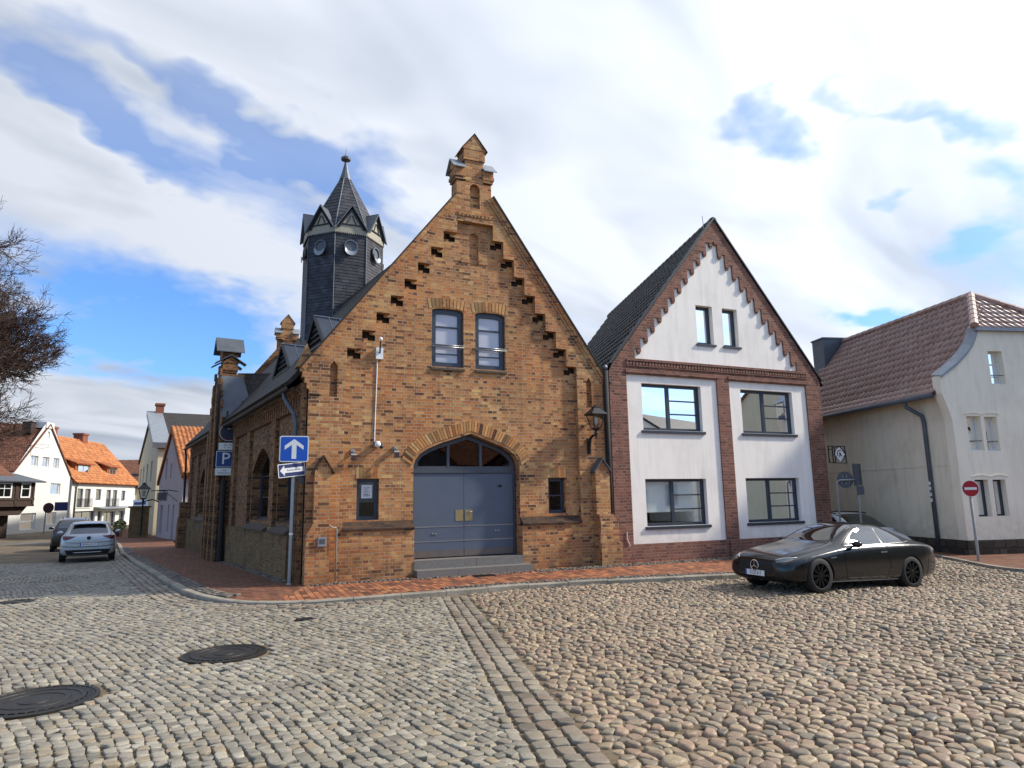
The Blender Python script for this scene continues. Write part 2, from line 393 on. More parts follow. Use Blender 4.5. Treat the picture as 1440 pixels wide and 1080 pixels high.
def stone_mat(name, cols, rough, speck=.25, bmp=.35, scale=60):
    m_, N, b = new_mat(name)
    r = N.n('NewGeometry').outputs['Random Per Island']
    k = len(cols); c = N.ramp(r, [(i/(k-1), lin(x)) for i, x in enumerate(cols)])
    co = N.n('TexCoord').outputs['Object']
    f = N.noise(co, scale, 4, .75); g = N.noise(co, 9.0, 3, .6)
    c = N.mix(1.0, c, N.ramp(f, [(.28, (1-speck,)*3), (.72, (1+speck,)*3)]), 'MULTIPLY')
    c = N.mix(1.0, c, N.ramp(g, [(.3, (.86, .85, .83)), (.7, (1.1, 1.1, 1.1))]), 'MULTIPLY')
    big = N.noise(co, .45, 4, .6)
    c = N.mix(1.0, c, N.ramp(big, [(.3, (.82, .8, .77)), (.7, (1.1, 1.1, 1.1))]), 'MULTIPLY')
    N.put(b.inputs['Base Color'], c)
    N.put(b.inputs['Roughness'], N.math('ADD', N.math('MULTIPLY', g, .25), rough-.12)); b.inputs['Specular IOR Level'].default_value = .5
    bump(N, b, N.math('ADD', f, N.math('MULTIPLY', g, 1.4)), bmp, .006)
    return m_
cobble_m = stone_mat('rounded field stone', ['#6e6353', '#847560', '#91816a', '#836e5b', '#9b8a70', '#716859', '#8c735f', '#a79578', '#615c54', '#887a62', '#927f65', '#7a6857', '#98806a', '#686055'], .55, .25, .45, 45)
sett_m = stone_mat('granite sett', ['#656157', '#7b766a', '#8c8678', '#9b9585', '#716c61', '#857f72', '#918b7d', '#8a7d66', '#787368'], .6, .25, .4, 70)
sett_b = stone_mat('old brown sett', ['#625a4e', '#777062', '#887f70', '#71695d', '#8f8573', '#7d7163', '#776a5b'], .6, .25, .4, 70)
sett_s = stone_mat('small dark sett', ['#3d3833', '#57514a', '#6b645a', '#4a453f', '#7a7266'], .65, .25, .4, 70)
def kerb_mat():
    m_, N, b = new_mat('granite kerb'); co = N.n('TexCoord').outputs['Object']
    f = N.noise(co, 90, 3, .8); g = N.noise(co, 1.3, 5, .7)
    c = N.mix(N.ramp(f, [(.35, 0.0), (.65, 1.0)]), lin('#6a6357'), lin('#aba291'))
    c = N.mix(N.math('MULTIPLY', N.ramp(g, [(.45, 0.0), (.6, 1.0)]), .5), c, lin('#4b463d'))
    N.put(b.inputs['Base Color'], c); b.inputs['Roughness'].default_value = .75; bump(N, b, f, .3, .004); return m_
kerb_m = kerb_mat()
def dirt_mat():
    m_, N, b = new_mat('joint sand'); co = N.n('TexCoord').outputs['Object']
    f = N.noise(co, 40, 5, .75); g = N.noise(co, .8, 5, .65)
    c = N.mix(N.ramp(f, [(.3, 0.0), (.7, 1.0)]), lin('#3a3125'), lin('#6f6049'))
    c = N.mix(N.math('MULTIPLY', N.ramp(g, [(.45, 0.0), (.65, 1.0)]), .55), c, lin('#8a785c'))
    N.put(b.inputs['Base Color'], c); b.inputs['Roughness'].default_value = .95; bump(N, b, f, .6, .01); return m_
dirt = dirt_mat()
def render_mat(name, col, grain=130, bmp=.35, dirtc='#8d8470', damt=.25, streak=True, base=None):
    m_, N, b = new_mat(name); uv = uvn(N)
    f = N.noise(uv, grain, 3, .7)
    c = lin(col)
    cc = N.mix(N.ramp(f, [(.3, 0.0), (.7, 1.0)]), tuple(x*.9 for x in c), tuple(min(1, x*1.05) for x in c))
    s = N.noise(N.vmath('MULTIPLY', uv, (3.0, .35, 1)), 1.6, 5, .65)
    g = N.noise(uv, .7, 5, .6)
    k = N.math('MULTIPLY', N.math('ADD', N.ramp(s, [(.48, 0.0), (.7, 1.0)]), N.ramp(g, [(.5, 0.0), (.72, 1.0)])), damt*.6)
    cc = N.mix(k, cc, lin(dirtc))
    if base:
        zb = N.math('MULTIPLY', N.math('SUBTRACT', base[0], N.sep(uv)[1]), 1.0/base[1], clamp=True)
        cc = N.mix(N.math('MULTIPLY', N.math('MULTIPLY', zb, N.ramp(N.noise(uv, 3.5, 5, .7), [(.35, .2), (.65, 1.0)])), base[2]), cc, lin(dirtc))
    N.put(b.inputs['Base Color'], cc); b.inputs['Roughness'].default_value = .92; b.inputs['Specular IOR Level'].default_value = .2
    bump(N, b, N.math('ADD', f, N.math('MULTIPLY', g, 2.0)), bmp, .006); return m_
white_r = render_mat('white render', '#f6efe4', 60, .4, '#a89f92', .32, base=(1.3, .8, .5))
cream_r = render_mat('cream roughcast', '#ecdfc6', 55, .7, '#94856a', .4, base=(1.6, 1.3, .5))
cream_p = render_mat('cream plaster', '#f6ebd4', 70, .3, '#a8977a', .32, base=(1.5, 1.2, .5))
wg_r = render_mat('pale render', '#d4d2cc', 40, .2, '#a8a49a', .25)
pink_r = render_mat('grey pink render', '#b3a5a6', 40, .2, '#8b7f7c', .35)
beige_r = render_mat('beige render', '#c9bea2', 40, .2, '#998d74', .35)
plaster_old = brick_mat('worn plastered brick', ['#5e4630', '#7a5c3c', '#8a6a46', '#6c5036', '#94744c', '#54402c'], '#7f6a4c', ms=.02, stain=(.045, .038, .02), stain_amt=.75, jit=.03, bmp=1.0, stain_scale=1.4)
zinc = plain('weathered zinc', '#565b61', .5, .3, .16, 3.0, .08)
zinc_l = plain('pale zinc flashing', '#868c92', .5, .3, .15, 3.0)
lead = plain('dark metal', '#2b2d31', .5, .4, .15)
anthr = plain('anthracite window frame', '#343a43', .4, .1, .08)
blue_door = plain('blue grey door paint', '#505a68', .42, .0, .05, 2.0, .03)
blue_frame = plain('grey door frame paint', '#42474f', .45, .0, .08)
steel = plain('brushed steel', '#9a9a98', .35, .9, .1, 9)
brass = plain('brass', '#a8946a', .4, .8, .15)
kick = plain('kick plate', '#6d645e', .45, .5, .1)
gal = plain('galvanised pole', '#8f8f8c', .6, .2, .12, 12)
post_d = plain('dark painted post', '#1d1a17', .8, .0, .2)
iron = plain('cast iron', '#2c2925', .55, .5, .3, 20, .3)
black_m = plain('black paint', '#141414', .45, .2, .15)
stone_g = plain('grey granite step', '#6b6762', .7, 0, .18, 25, .2)
stone_d = plain('dark stone sill', '#4f453a', .85, 0, .3, 12, .3)
cream_w = plain('cream painted timber', '#9a9382', .6, 0, .1)
white_p = plain('white paint', '#dcdcd8', .5, 0, .06)
sign_w = plain('white sign face', '#e0e0dc', .45, 0, .04)
sign_b = plain('blue sign face', '#0d4fb0', .4, 0, .05)
sign_db = plain('shaded blue sign face', '#2a3562', .45, 0, .08)
sign_r = plain('red sign face', '#a3121a', .45, 0, .06)
sign_bk = plain('grey sign back', '#4a4d50', .6, .1, .12)
sign_k = plain('black lettering', '#151515', .5, 0, .05)
timber = plain('dark timber', '#3a2a22', .8, 0, .3, 5, .3)
terra = plain('clay chimney brick', '#7d4a35', .85, 0, .25, 8, .4)
rubber = plain('tyre rubber', '#141414', .75, 0, .15, 20)
rim_d = plain('black alloy', '#1b1b1d', .35, .7, .1)
rim_s = plain('silver alloy', '#8b8d90', .35, .8, .1)
car_black = plain('black car paint', '#07070a', .18, .0, .1, 3, coat=.35, spec=.4)
car_silver = plain('silver car paint', '#b2b6ba', .32, .45, .06, 3, coat=.8)
car_white = plain('white car paint', '#cfd2d4', .3, 0, .04, 3, coat=.7)
car_dark = plain('dark car paint', '#16181b', .25, .3, .1, 3, coat=.9)
trim_b = plain('black plastic trim', '#101011', .6, 0, .15)
chrome = plain('chrome', '#c9c9c9', .18, 1.0, .05)
lamp_r = plain('red lamp glass', '#5a0d0d', .2, 0, .15, coat=.6)
lamp_w = plain('clear lamp glass', '#5d6266', .15, .3, .2, 14, coat=.8)
leafm = plain('dark leaf', '#2e3a1c', .7, 0, .4, 9)
bark = plain('bark', '#46332a', .9, 0, .25, 9)
card = plain('paper', '#cfd3d8', .8, 0, .03)
frosted = plain('frosted pane', '#b7b6bd', .22, 0, .05, 1.2, coat=.5)
blindm = plain('white roller blind', '#d5dcd8', .8, 0, .06, 2)
curtain = plain('net curtain', '#8d8a86', .9, 0, .2, 8)
roomm = plain('dim interior', '#0c0b0a', .9, 0, .2)
voussoir = tile_mat('arch brick', ['#b9824c', '#c99a60', '#a9703f', '#c08c52', '#50301f', '#d0ab70', '#a66a3e', '#43281c', '#c8985c'], .85, .25, '#5f4a34', .3)
def glass_mat(name, ior=1.9, tint=(.55, .6, .6), rough=.01):
    m_, N, b = new_mat(name); nt = m_.node_tree
    out = nt.nodes['Material Output']; nt.nodes.remove(b)
    fr = N.n('Fresnel'); fr.inputs['IOR'].default_value = ior
    tr = N.n('BsdfTransparent'); tr.inputs[0].default_value = (*tint, 1)
    gl = N.n('BsdfGlossy'); gl.inputs['Roughness'].default_value = rough; gl.inputs[0].default_value = (.95, .97, 1, 1)
    mx = N.n('MixShader'); nt.links.new(fr.outputs[0], mx.inputs[0]); nt.links.new(tr.outputs[0], mx.inputs[1]); nt.links.new(gl.outputs[0], mx.inputs[2])
    nt.links.new(mx.outputs[0], out.inputs[0]); return m_
glass = glass_mat('window glass', 1.6, (.93, .95, .95))
glass_hi = glass_mat('coated window glass', 2.3, (.4, .45, .5))
glass_lo = glass_mat('clear glass', 1.45, (.8, .82, .82))
glass_car = glass_mat('tinted car glass', 2.5, (.10, .12, .12))

# ------------------------------------------------------------------ ground
C0 = np.array([-4.661, 14.986]); WD = np.array([-.5284, .8490]); UD = np.array([.9150, .4035]); ND = np.array([-.4035, .9150])
def gh(x, y):
    """height of the street: level square, falling away along the side street and a dip by the kerb on the right"""
    x = np.asarray(x, float); y = np.asarray(y, float)
    s = (x-C0[0])*WD[0]+(y-C0[1])*WD[1]
    z = np.interp(s, [2, 11, 22, 32, 46, 80, 150], [0, -.2, -.34, -.52, -.92, -1.1, -1.4])
    return z-.11*np.exp(-((x-9.0)**2+(y-14.8)**2)/3.2)
def grid_sheet(name, xs, ys, dz, mat, kind='structure'):
    X, Y = np.meshgrid(xs, ys); Z = gh(X, Y)+dz
    V = np.stack([X, Y, Z], -1).reshape(-1, 3); nx = len(xs); ny = len(ys)
    i, j = np.meshgrid(np.arange(nx-1), np.arange(ny-1)); a = (j*nx+i).ravel()
    F = np.stack([a, a+1, a+nx+1, a+nx], 1)
    return np_mesh(name, V, F, mat, smooth=True, kind=kind)
xs = np.unique(np.concatenate([np.linspace(-600, -60, 19), np.linspace(-60, 40, 81), np.linspace(40, 600, 15)]))
ys = np.unique(np.concatenate([np.linspace(-300, -10, 11), np.linspace(-10, 60, 57), np.linspace(60, 900, 25)]))
grid_sheet('ground', xs, ys, -.010, dirt)

def strip(name, A, B, dz, mat, nsub=4, kind='structure', rows=3):
    """sheet between two matched polylines, following the ground"""
    A = np.array(A, float); B = np.array(B, float)
    t = np.linspace(0, len(A)-1, (len(A)-1)*nsub+1)
    ax = np.stack([np.interp(t, range(len(A)), A[:, k]) for k in (0, 1)], 1); bx = np.stack([np.interp(t, range(len(B)), B[:, k]) for k in (0, 1)], 1)
    L = [ax+(bx-ax)*(k/rows) for k in range(rows+1)]; P = np.concatenate(L); n = len(t)
    Z = gh(P[:, 0], P[:, 1])+dz
    mb = MB(); mb.v = [tuple(q) for q in np.column_stack([P, Z])]
    for r in range(rows):
        for i in range(n-1): mb.f.append([r*n+i, r*n+i+1, (r+1)*n+i+1, (r+1)*n+i]); mb.mi.append(0)
    return mb.build(name, mat, kind=kind)
# kerb line (outer top edge), from the right round the corner into the side street
KERB = [(9.9, 27.0), (10.75, 22.0), (10.75, 19.6), (10.2, 18.1), (9.1, 17.1), (7.3, 16.25), (5.01, 15.55), (3.73, 15.25), (1.78, 14.86), (-.07, 14.28), (-1.5, 13.55), (-2.4, 13.17), (-3.25, 12.93), (-4.04, 12.80), (-4.91, 12.76), (-5.5, 12.92), (-6.18, 13.46), (-6.91, 14.3), (-8.35, 16.4), (-11.17, 20.75), (-13.97, 24.93), (-17.14, 29.72), (-22.6, 38.8), (-31, 52), (-44, 74)]
WALL = [(9.0, 27.0), (10.0, 22.2), (10.1, 21.5), (9.4, 21.2), (8.5, 20.8), (7.0, 20.1), (5.3, 19.4), (3.1, 18.4), (1.2, 17.55), (-.7, 16.7), (-2.3, 16.0), (-3.2, 15.7), (-3.9, 15.35), (-4.3, 15.2), (-4.6, 15.1), (-4.65, 15.1), (-4.67, 15.15), (-4.8, 15.4), (-5.6, 16.8), (-8.2, 20.9), (-11.2, 25.8), (-14.2, 30.6), (-19, 38), (-25, 50), (-38, 72)]
def resample(path, step):
    P = np.array(path, float); d = np.r_[0, np.cumsum(np.hypot(*np.diff(P, axis=0).T))]
    n = max(2, int(d[-1]/step)+1); t = np.linspace(0, d[-1], n)
    return np.stack([np.interp(t, d, P[:, k]) for k in (0, 1)], 1)
def smooth_path(path, step=.25, it=6):
    q = resample(path, step)
    for _ in range(it): q[1:-1] = .25*q[:-2]+.5*q[1:-1]+.25*q[2:]
    return q
def offset(P, d):
    T = np.gradient(P, axis=0); T /= np.linalg.norm(T, axis=1)[:, None]
    return P+np.stack([T[:, 1], -T[:, 0]], 1)*d
KP = smooth_path(KERB, .3)
def kerb_h(P):
    """kerb stands .11 proud, dropped at the corner"""
    return .10-.055*np.exp(-((P[:, 0]+4.3)/1.3)**2)*(P[:, 1] < 14)
def kerb(name, P, w=.16, seg=3, inner=1):
    """stones end to end with thin joints"""
    H = kerb_h(P); I = offset(P, w*inner); Z = gh(P[:, 0], P[:, 1]); mb = MB()
    for i in range(0, len(P)-1, seg):
        j = min(i+seg, len(P)-1); idx = list(range(i, j+1)); jit = random.uniform(-.006, .006)
        for k in idx[:-1]:
            a, b = k, k+1
            A0 = Vector((*P[a], Z[a]-.05)); B0 = Vector((*P[b], Z[b]-.05)); A1 = Vector((*P[a], Z[a]+H[a]-.02+jit)); B1 = Vector((*P[b], Z[b]+H[b]-.02+jit))
            iA = Vector((*(P[a]*.88+I[a]*.12), Z[a]+H[a]+jit)); iB = Vector((*(P[b]*.88+I[b]*.12), Z[b]+H[b]+jit))
            A2 = Vector((*I[a], Z[a]+H[a]+jit)); B2 = Vector((*I[b], Z[b]+H[b]+jit))
            if k == i: f = .03; A0, A1, iA, A2 = [p.lerp(q, f) for p, q in ((A0, B0), (A1, B1), (iA, iB), (A2, B2))]
            mb.quad(A0, B0, B1, A1); mb.quad(A1, B1, iB, iA); mb.quad(iA, iB, B2, A2)
            if k == i: mb.add([A0, A1, iA, A2], [(0, 1, 2, 3)])
    return mb.build(name, kerb_m, kind='structure')
kerb('kerb', KP)
# sidewalk sheets behind the kerb
KI = offset(KP, .15); HI = kerb_h(KP)
WP = smooth_path(WALL, .3, 2)
def sidewalk(name, sel, mat, dz):
    A = KI[sel]; wd = np.array(WALL)
    # nearest wall point by fraction along its own length
    dk = np.r_[0, np.cumsum(np.hypot(*np.diff(np.array(KERB), axis=0).T))]; d = np.r_[0, np.cumsum(np.hypot(*np.diff(KP, axis=0).T))]*dk[-1]/np.cumsum(np.hypot(*np.diff(KP, axis=0).T))[-1]
    f = np.interp(d, dk, range(len(KERB))); B = np.stack([np.interp(f, range(len(wd)), wd[:, k]) for k in (0, 1)], 1)[sel]
    H = HI[sel]; rows = 5; n = len(A); mb = MB()
    for r in range(rows+1):
        P = A+(B-A)*r/rows
        z = gh(P[:, 0], P[:, 1])+dz+H+(.11-H)*r/rows
        mb.v += [tuple(q) for q in np.column_stack([P, z])]
    for r in range(rows):
        for i in range(n-1): mb.f.append([r*n+i, r*n+i+1, (r+1)*n+i+1, (r+1)*n+i]); mb.mi.append(0)
    return mb.build(name, mat, kind='structure')
ic = int(np.argmin(np.hypot(KP[:, 0]+4.4, KP[:, 1]-12.8)))
sidewalk('sidewalk', slice(0, ic+1), clinker, -.004)
sidewalk('side_street_sidewalk', slice(ic, len(KP)), clinker_d, -.004)
# right-hand sidewalk by the cream house
RK = smooth_path([(11.4, 27.0), (12.15, 21.5), (11.85, 18.6), (11.45, 16.6), (11.7, 15.5), (12.6, 14.8), (14.5, 14.5), (24, 16)], .3)
kerb_r = MB()
def simple_kerb(name, P, h, w):
    Z = gh(P[:, 0], P[:, 1]); I = offset(P, w); mb = MB()
    for i in range(len(P)-1):
        a, b = P[i], P[i+1]
        mb.quad((*a, Z[i]-.05), (*b, Z[i+1]-.05), (*b, Z[i+1]+h), (*a, Z[i]+h)); mb.quad((*a, Z[i]+h), (*b, Z[i+1]+h), (*I[i+1], Z[i+1]+h), (*I[i], Z[i]+h))
    return mb.build(name, kerb_m, kind='structure')
RK = RK[::-1]          # so that the pavement lies on the inner side
simple_kerb('kerb_by_cream_house', RK, .075, .14)
ri = offset(RK, .13)
mb = MB(); far = np.array([[24, 26]]); 
inn = np.stack([np.maximum(ri[:, 0]+.3, np.where(ri[:, 1] < 19.2, ri[:, 0]+.2, 12.9)), np.where(ri[:, 1] < 19.2, 19.6+.15*(ri[:, 0]-12.9), ri[:, 1])], 1)
mb.v = [(*p, gh(*p)+.07) for p in ri]+[(*p, gh(*p)+.07) for p in inn]; n = len(ri)
mb.f = [[i, i+1, n+i+1, n+i] for i in range(n-1)]; mb.mi = [0]*(n-1)
mb.build('sidewalk_by_cream_house', clinker_d, kind='structure')
# left side of the side street: far paving
strip('far_street', [(-11.5, 22), (-15, 28), (-22, 39.5), (-31, 53), (-44, 75), (-60, 100)], [(-24, 22), (-29, 28), (-40, 39.5), (-60, 53), (-85, 75), (-110, 100)], -.012, sett_far, 6)

# ------------------------------------------------------------------ stones
def view_ok(x, y, mx=1.2):
    """only where the photograph (or a step to its side) can see"""
    return (y > 3.6) & (np.abs(x) < .80*y+mx)
MANHOLES = [(-3.69, 8.86, .51), (-4.72, 6.93, .55), (-3.41, 11.2, .14), (-9.9, 13.7, .3)]
def clear_of_covers(x, y, pad=.06):
    ok = np.ones(x.shape, bool)
    for cx, cy, r in MANHOLES: ok &= np.hypot(x-cx, y-cy) > r+pad
    return ok
def stones(name, P, mat, h, prof, z0=None, kind='structure', tilt=.0, hvar=.3, sink=0.0):
    """P (n,k,2) outlines; prof list of (scale, height fraction); a dome per stone"""
    n, k, _ = P.shape; c = P.mean(1); Zg = gh(c[:, 0], c[:, 1]) if z0 is None else z0
    hh = h*(1+hvar*(rng.random(n)-.5)*2); off = rng.normal(0, .004, n)+sink*(np.sin(c[:, 0]*1.1+1.3*np.sin(c[:, 1]*.7))+np.sin(c[:, 1]*1.7+c[:, 0]*.6+2*np.sin(c[:, 0]*.5))-.6); tx, ty = rng.normal(0, tilt, n), rng.normal(0, tilt, n)
    rings = []
    for s_, f in prof:
        Q = c[:, None]+(P-c[:, None])*s_
        z = (Zg+off)[:, None]+(hh*f)[:, None]-.03*(f < 0)[..., None] if False else (Zg+off)[:, None]+(hh*f)[:, None]+((Q-c[:, None])[:, :, 0]*tx[:, None]+(Q-c[:, None])[:, :, 1]*ty[:, None])
        rings.append(np.concatenate([Q, z[..., None]], 2))
    top = np.concatenate([c, (Zg+off+hh*1.0)[:, None]], 1)[:, None]
    V = np.concatenate(rings+[top], 1); m_ = V.shape[1]; V = V.reshape(-1, 3)
    base = (np.arange(n)*m_)[:, None]; i = np.arange(k); j = (i+1) % k; Q4 = []
    for r in range(len(prof)-1):
        q = np.stack([r*k+i, r*k+j, (r+1)*k+j, (r+1)*k+i], 1); Q4.append((base[:, :, None]+q[None]).reshape(-1, 4))
    l = (len(prof)-1)*k; t = np.stack([l+i, l+j, np.full(k, m_-1)], 1); T3 = (base[:, :, None]+t[None]).reshape(-1, 3)
    return np_mesh(name, V, [np.concatenate(Q4), T3], mat, smooth=True, kind=kind)
SETT_PROF = [(1.0, -1.6), (.985, .45), (.94, .86), (.84, 1.0)]
OCT = [(-1, -.72), (-.72, -1), (.72, -1), (1, -.72), (1, .72), (.72, 1), (-.72, 1), (-1, .72)]
def oct_from(a0, a1, b0, b1, ja=.008):
    n = len(a0); ca, cb, ha, hb = (a0+a1)/2, (b0+b1)/2, (a1-a0)/2, (b1-b0)/2
    pts = np.empty((n, 8, 2))
    for k, (x, y) in enumerate(OCT):
        pts[:, k, 0] = ca+ha*x+rng.normal(0, ja, n); pts[:, k, 1] = cb+hb*y+rng.normal(0, ja, n)
    return pts
def rows(alen, nrow, b_start, rh, lmin, lmax, gap, ja=.008, jb=.0):
    A0, A1, B0, B1 = [], [], [], []
    for r in range(nrow):
        m_ = int(alen/((lmin+lmax)/2)*1.15)+2; L = rng.uniform(lmin, lmax, m_); e = np.cumsum(L)-rng.uniform(0, lmax); e = e[e < alen+lmax]
        a1 = e[1:]; a0 = e[:-1]; A0.append(a0+gap/2); A1.append(a1-gap/2)
        dj = rng.normal(0, jb, len(a0)); B0.append(np.full(len(a0), b_start+r*rh+gap/2)+dj); B1.append(np.full(len(a0), b_start+(r+1)*rh-gap/2)+dj)
    return oct_from(*[np.concatenate(z) for z in (A0, A1, B0, B1)], ja)
def along(path, P):
    """map (a,b) outlines onto a path: a along, b to its right-hand normal"""
    q = resample(path, .1); d = np.r_[0, np.cumsum(np.hypot(*np.diff(q, axis=0).T))]
    T = np.gradient(q, axis=0); T /= np.linalg.norm(T, axis=1)[:, None]
    a = P[..., 0]; b = P[..., 1]
    X = [np.interp(a, d, q[:, k]) for k in (0, 1)]; t = [np.interp(a, d, T[:, k]) for k in (0, 1)]
    return np.stack([X[0]+t[1]*b, X[1]-t[0]*b], -1)
# the dividing band: from the kerb towards the viewer
BAND = [(-1.45, 13.45), (-.82, 10.2), (-.42, 8.1), (-.10, 6.4), (.22, 4.9), (.5, 3.4)]
blen = float(np.sum(np.hypot(*np.diff(np.array(BAND), axis=0).T)))
def band_x(y): return np.interp(y, [p[1] for p in BAND[::-1]], [p[0] for p in BAND[::-1]])
P1 = along(BAND, rows(blen, 3, -.50, .165, .15, .24, .022, .007, .004))
P1 = P1[P1[:, :, 1].min(1) > 3.4]
stones('border_setts', P1, sett_b, .016, SETT_PROF, tilt=.03)
P0 = along(BAND, rows(blen, 1, .005, .12, .11, .16, .018, .006, .003)); stones('edge_setts', P0, sett_m, .015, SETT_PROF, tilt=.03)
# left field: setts in shallow arcs
KNP = np.array([(x, y) for x, y in KP])
def kerb_outside(x, y):
    """true on the street side of the kerb on the left and in front"""
    poly = [tuple(p) for p in KP[::2]]+[(-60, 130), (60, 130), (60, 27)]
    return ~inside_np(poly, x, y)
BOT = [(-7.5, 5.05), (-4.1, 5.22), (-2.5, 5.2), (-1.2, 5.06), (.3, 4.75)]
def bot_y(x): return np.interp(x, [p[0] for p in BOT], [p[1] for p in BOT])
def field_map(Q):
    a, b = Q[..., 0]-30, Q[..., 1]-30
    a2 = a+.12*np.sin(b*.55+.6); b2 = b+.34*np.sin(a*.36+.4)+.05*np.sin(a*1.5+b*.35)+.05*np.sin(b*.9+.7)
    th = R(-47); return np.stack([a2*math.cos(th)-b2*math.sin(th)-6, a2*math.sin(th)+b2*math.cos(th)+11], -1)
Pf = field_map(rows(60, 610, 0.0, .099, .072, .138, .010, .007, .004))
c = Pf.mean(1)
GUT = .62
KD = offset(KP, -GUT)
poly_k = [tuple(p) for p in KD[::2]]+[(-60, 130), (60, 130), (60, 27)]
far_l = c[:, 0]*.6+c[:, 1] > 0
keep = view_ok(c[:, 0], c[:, 1], 1.0) & ~inside_np(poly_k, c[:, 0], c[:, 1]) & (c[:, 0] < band_x(np.clip(c[:, 1], 3.4, 13.45))-.10) & (c[:, 1] > bot_y(c[:, 0])+.05) & clear_of_covers(c[:, 0], c[:, 1]) & (c[:, 1] < 25.5) & (c[:, 0] < -1)
keep |= view_ok(c[:, 0], c[:, 1], 1.0) & (c[:, 0] >= -1) & (c[:, 0] < band_x(np.clip(c[:, 1], 3.4, 13.45))-.10) & (c[:, 1] > bot_y(c[:, 0])+.05) & (c[:, 1] < 12.6)
stones('sett_paving', Pf[keep], sett_m, .013, SETT_PROF, tilt=.03, sink=.002)
# long gutter rows along the kerb
gpath = [tuple(p) for p in KP[(KP[:, 1] < 34) & (KP[:, 0] < -1.1)]]
glen = float(np.sum(np.hypot(*np.diff(np.array(gpath), axis=0).T)))
Pg = along(gpath, rows(glen, 4, -.60, .145, .13, .24, .022, .006, .003)); cg = Pg.mean(1)
stones('gutter_setts', Pg[view_ok(cg[:, 0], cg[:, 1], 1.5)], sett_b, .016, SETT_PROF, tilt=.03)
# small setts edging the pavement behind the kerb
for nm, lo, hi, nr in (('kerb_edging', -1.6, 10.6, 2), ('corner_edging', -30, -5.6, 3)):
    pp = [tuple(p) for p in KP[(KP[:, 0] > lo) & (KP[:, 0] < hi) & (KP[:, 1] < 34)]]
    pl_ = float(np.sum(np.hypot(*np.diff(np.array(pp), axis=0).T)))
    Pe = along(pp, rows(pl_, nr, .165, .105, .08, .13, .016, .005, .003)); ce = Pe.mean(1)
    stones(nm, Pe, sett_s, .014, SETT_PROF, z0=gh(ce[:, 0], ce[:, 1])+.102, tilt=.03)
# bottom left: broad rows of larger, older setts
bl = float(np.sum(np.hypot(*np.diff(np.array(BOT), axis=0).T)))
Pb = along(BOT, rows(bl, 8, .01, .20, .16, .27, .03, .012, .006)); cb = Pb.mean(1)
stones('old_sett_rows', Pb[(cb[:, 0] < band_x(np.clip(cb[:, 1], 3.4, 13))-.08) & (cb[:, 1] > 3.3)], sett_b, .014, SETT_PROF, tilt=.03)
# right: rounded cobbles, cells grown from jittered points
def cobbles():
    sp = .120
    gx, gy = np.meshgrid(np.arange(-2.5, 17.5, sp), np.arange(3.4, 22.5, sp*.92)); gx[1::2] += sp/2
    n0 = gx.size; X = gx.ravel()+rng.uniform(-.048, .048, n0); Y = gy.ravel()+rng.uniform(-.042, .042, n0)
    k = rng.random(n0) > .05; X, Y = X[k], Y[k]
    reg = view_ok(X, Y, 1.2) & (X > band_x(np.clip(Y, 3.4, 13.45))+.56) & kerb_outside(X, Y)
    # keep clear of the kerbs
    d = np.min(np.hypot(X[:, None]-KP[None, ::2, 0], Y[:, None]-KP[None, ::2, 1]), axis=1); reg &= d > .12
    rpoly = [tuple(p) for p in RK[::2]]+[(11.4, 40), (60, 40), (60, 16)]
    reg &= ~inside_np(rpoly, X, Y)
    idx = np.nonzero(reg)[0]
    # neighbour search on a coarse hash
    cell = .32; hx, hy = np.floor(X/cell).astype(int), np.floor(Y/cell).astype(int); D = {}
    for i in range(len(X)): D.setdefault((hx[i], hy[i]), []).append(i)
    K = 22; nb = np.full((len(idx), K), -1)
    for r, i in enumerate(idx):
        c_ = [j for a in (-1, 0, 1) for b in (-1, 0, 1) for j in D.get((hx[i]+a, hy[i]+b), ()) if j != i]
        c_ = np.array(c_); o = np.argsort((X[c_]-X[i])**2+(Y[c_]-Y[i])**2)[:K]; nb[r, :len(o)] = c_[o]
    ka = 12; th = np.arange(ka)*2*math.pi/ka
    dx = np.where(nb >= 0, X[nb]-X[idx][:, None], 99); dy = np.where(nb >= 0, Y[nb]-Y[idx][:, None], 99)
    dist = np.hypot(dx, dy); phi = np.arctan2(dy, dx)
    cs = np.cos(th[None, :, None]-phi[:, None, :]); rr = np.where(cs > .05, dist[:, None, :]/2/np.maximum(cs, .05), 9).min(2)
    rr = np.minimum(rr-.006, .125)
    mean = rr.mean(1, keepdims=True); rr = rr*.84+mean*.155        # rounded
    rr = np.maximum(rr, .03)*(1+rng.normal(0, .02, rr.shape))
    P = np.stack([X[idx][:, None]+rr*np.cos(th), Y[idx][:, None]+rr*np.sin(th)], -1)
    stones('cobblestones', P, cobble_m, .022, [(1.0, -.8), (.975, .20), (.90, .66), (.72, .92), (.40, .99)], tilt=.085, hvar=.55, sink=.0045)
cobbles()
# strip of small cobbles along the foot of the walls
def foot_strip(name, path, w, z):
    pl_ = float(np.sum(np.hypot(*np.diff(np.array(path), axis=0).T)))
    P = along(path, rows(pl_, int(w/.09), 0, .09, .07, .12, .014, .008, .004)); stones(name, P, sett_s, .016, SETT_PROF, z0=gh(P.mean(1)[:, 0], P.mean(1)[:, 1])+z, tilt=.06)
foot_strip('wall_foot_setts', [(-4.6, 14.85), (-2.4, 15.75)], .27, .105)
foot_strip('wall_foot_setts.001', [(.35, 16.95), (2.7, 17.95), (9.95, 21.15)], .45, .105)
foot_strip('step_foot_setts', [(-2.45, 15.4), (.35, 16.63)], .12, .105)
foot_strip('side_foot_setts', [(-14.5, 30.9), (-5.0, 15.3)], .27, .105)

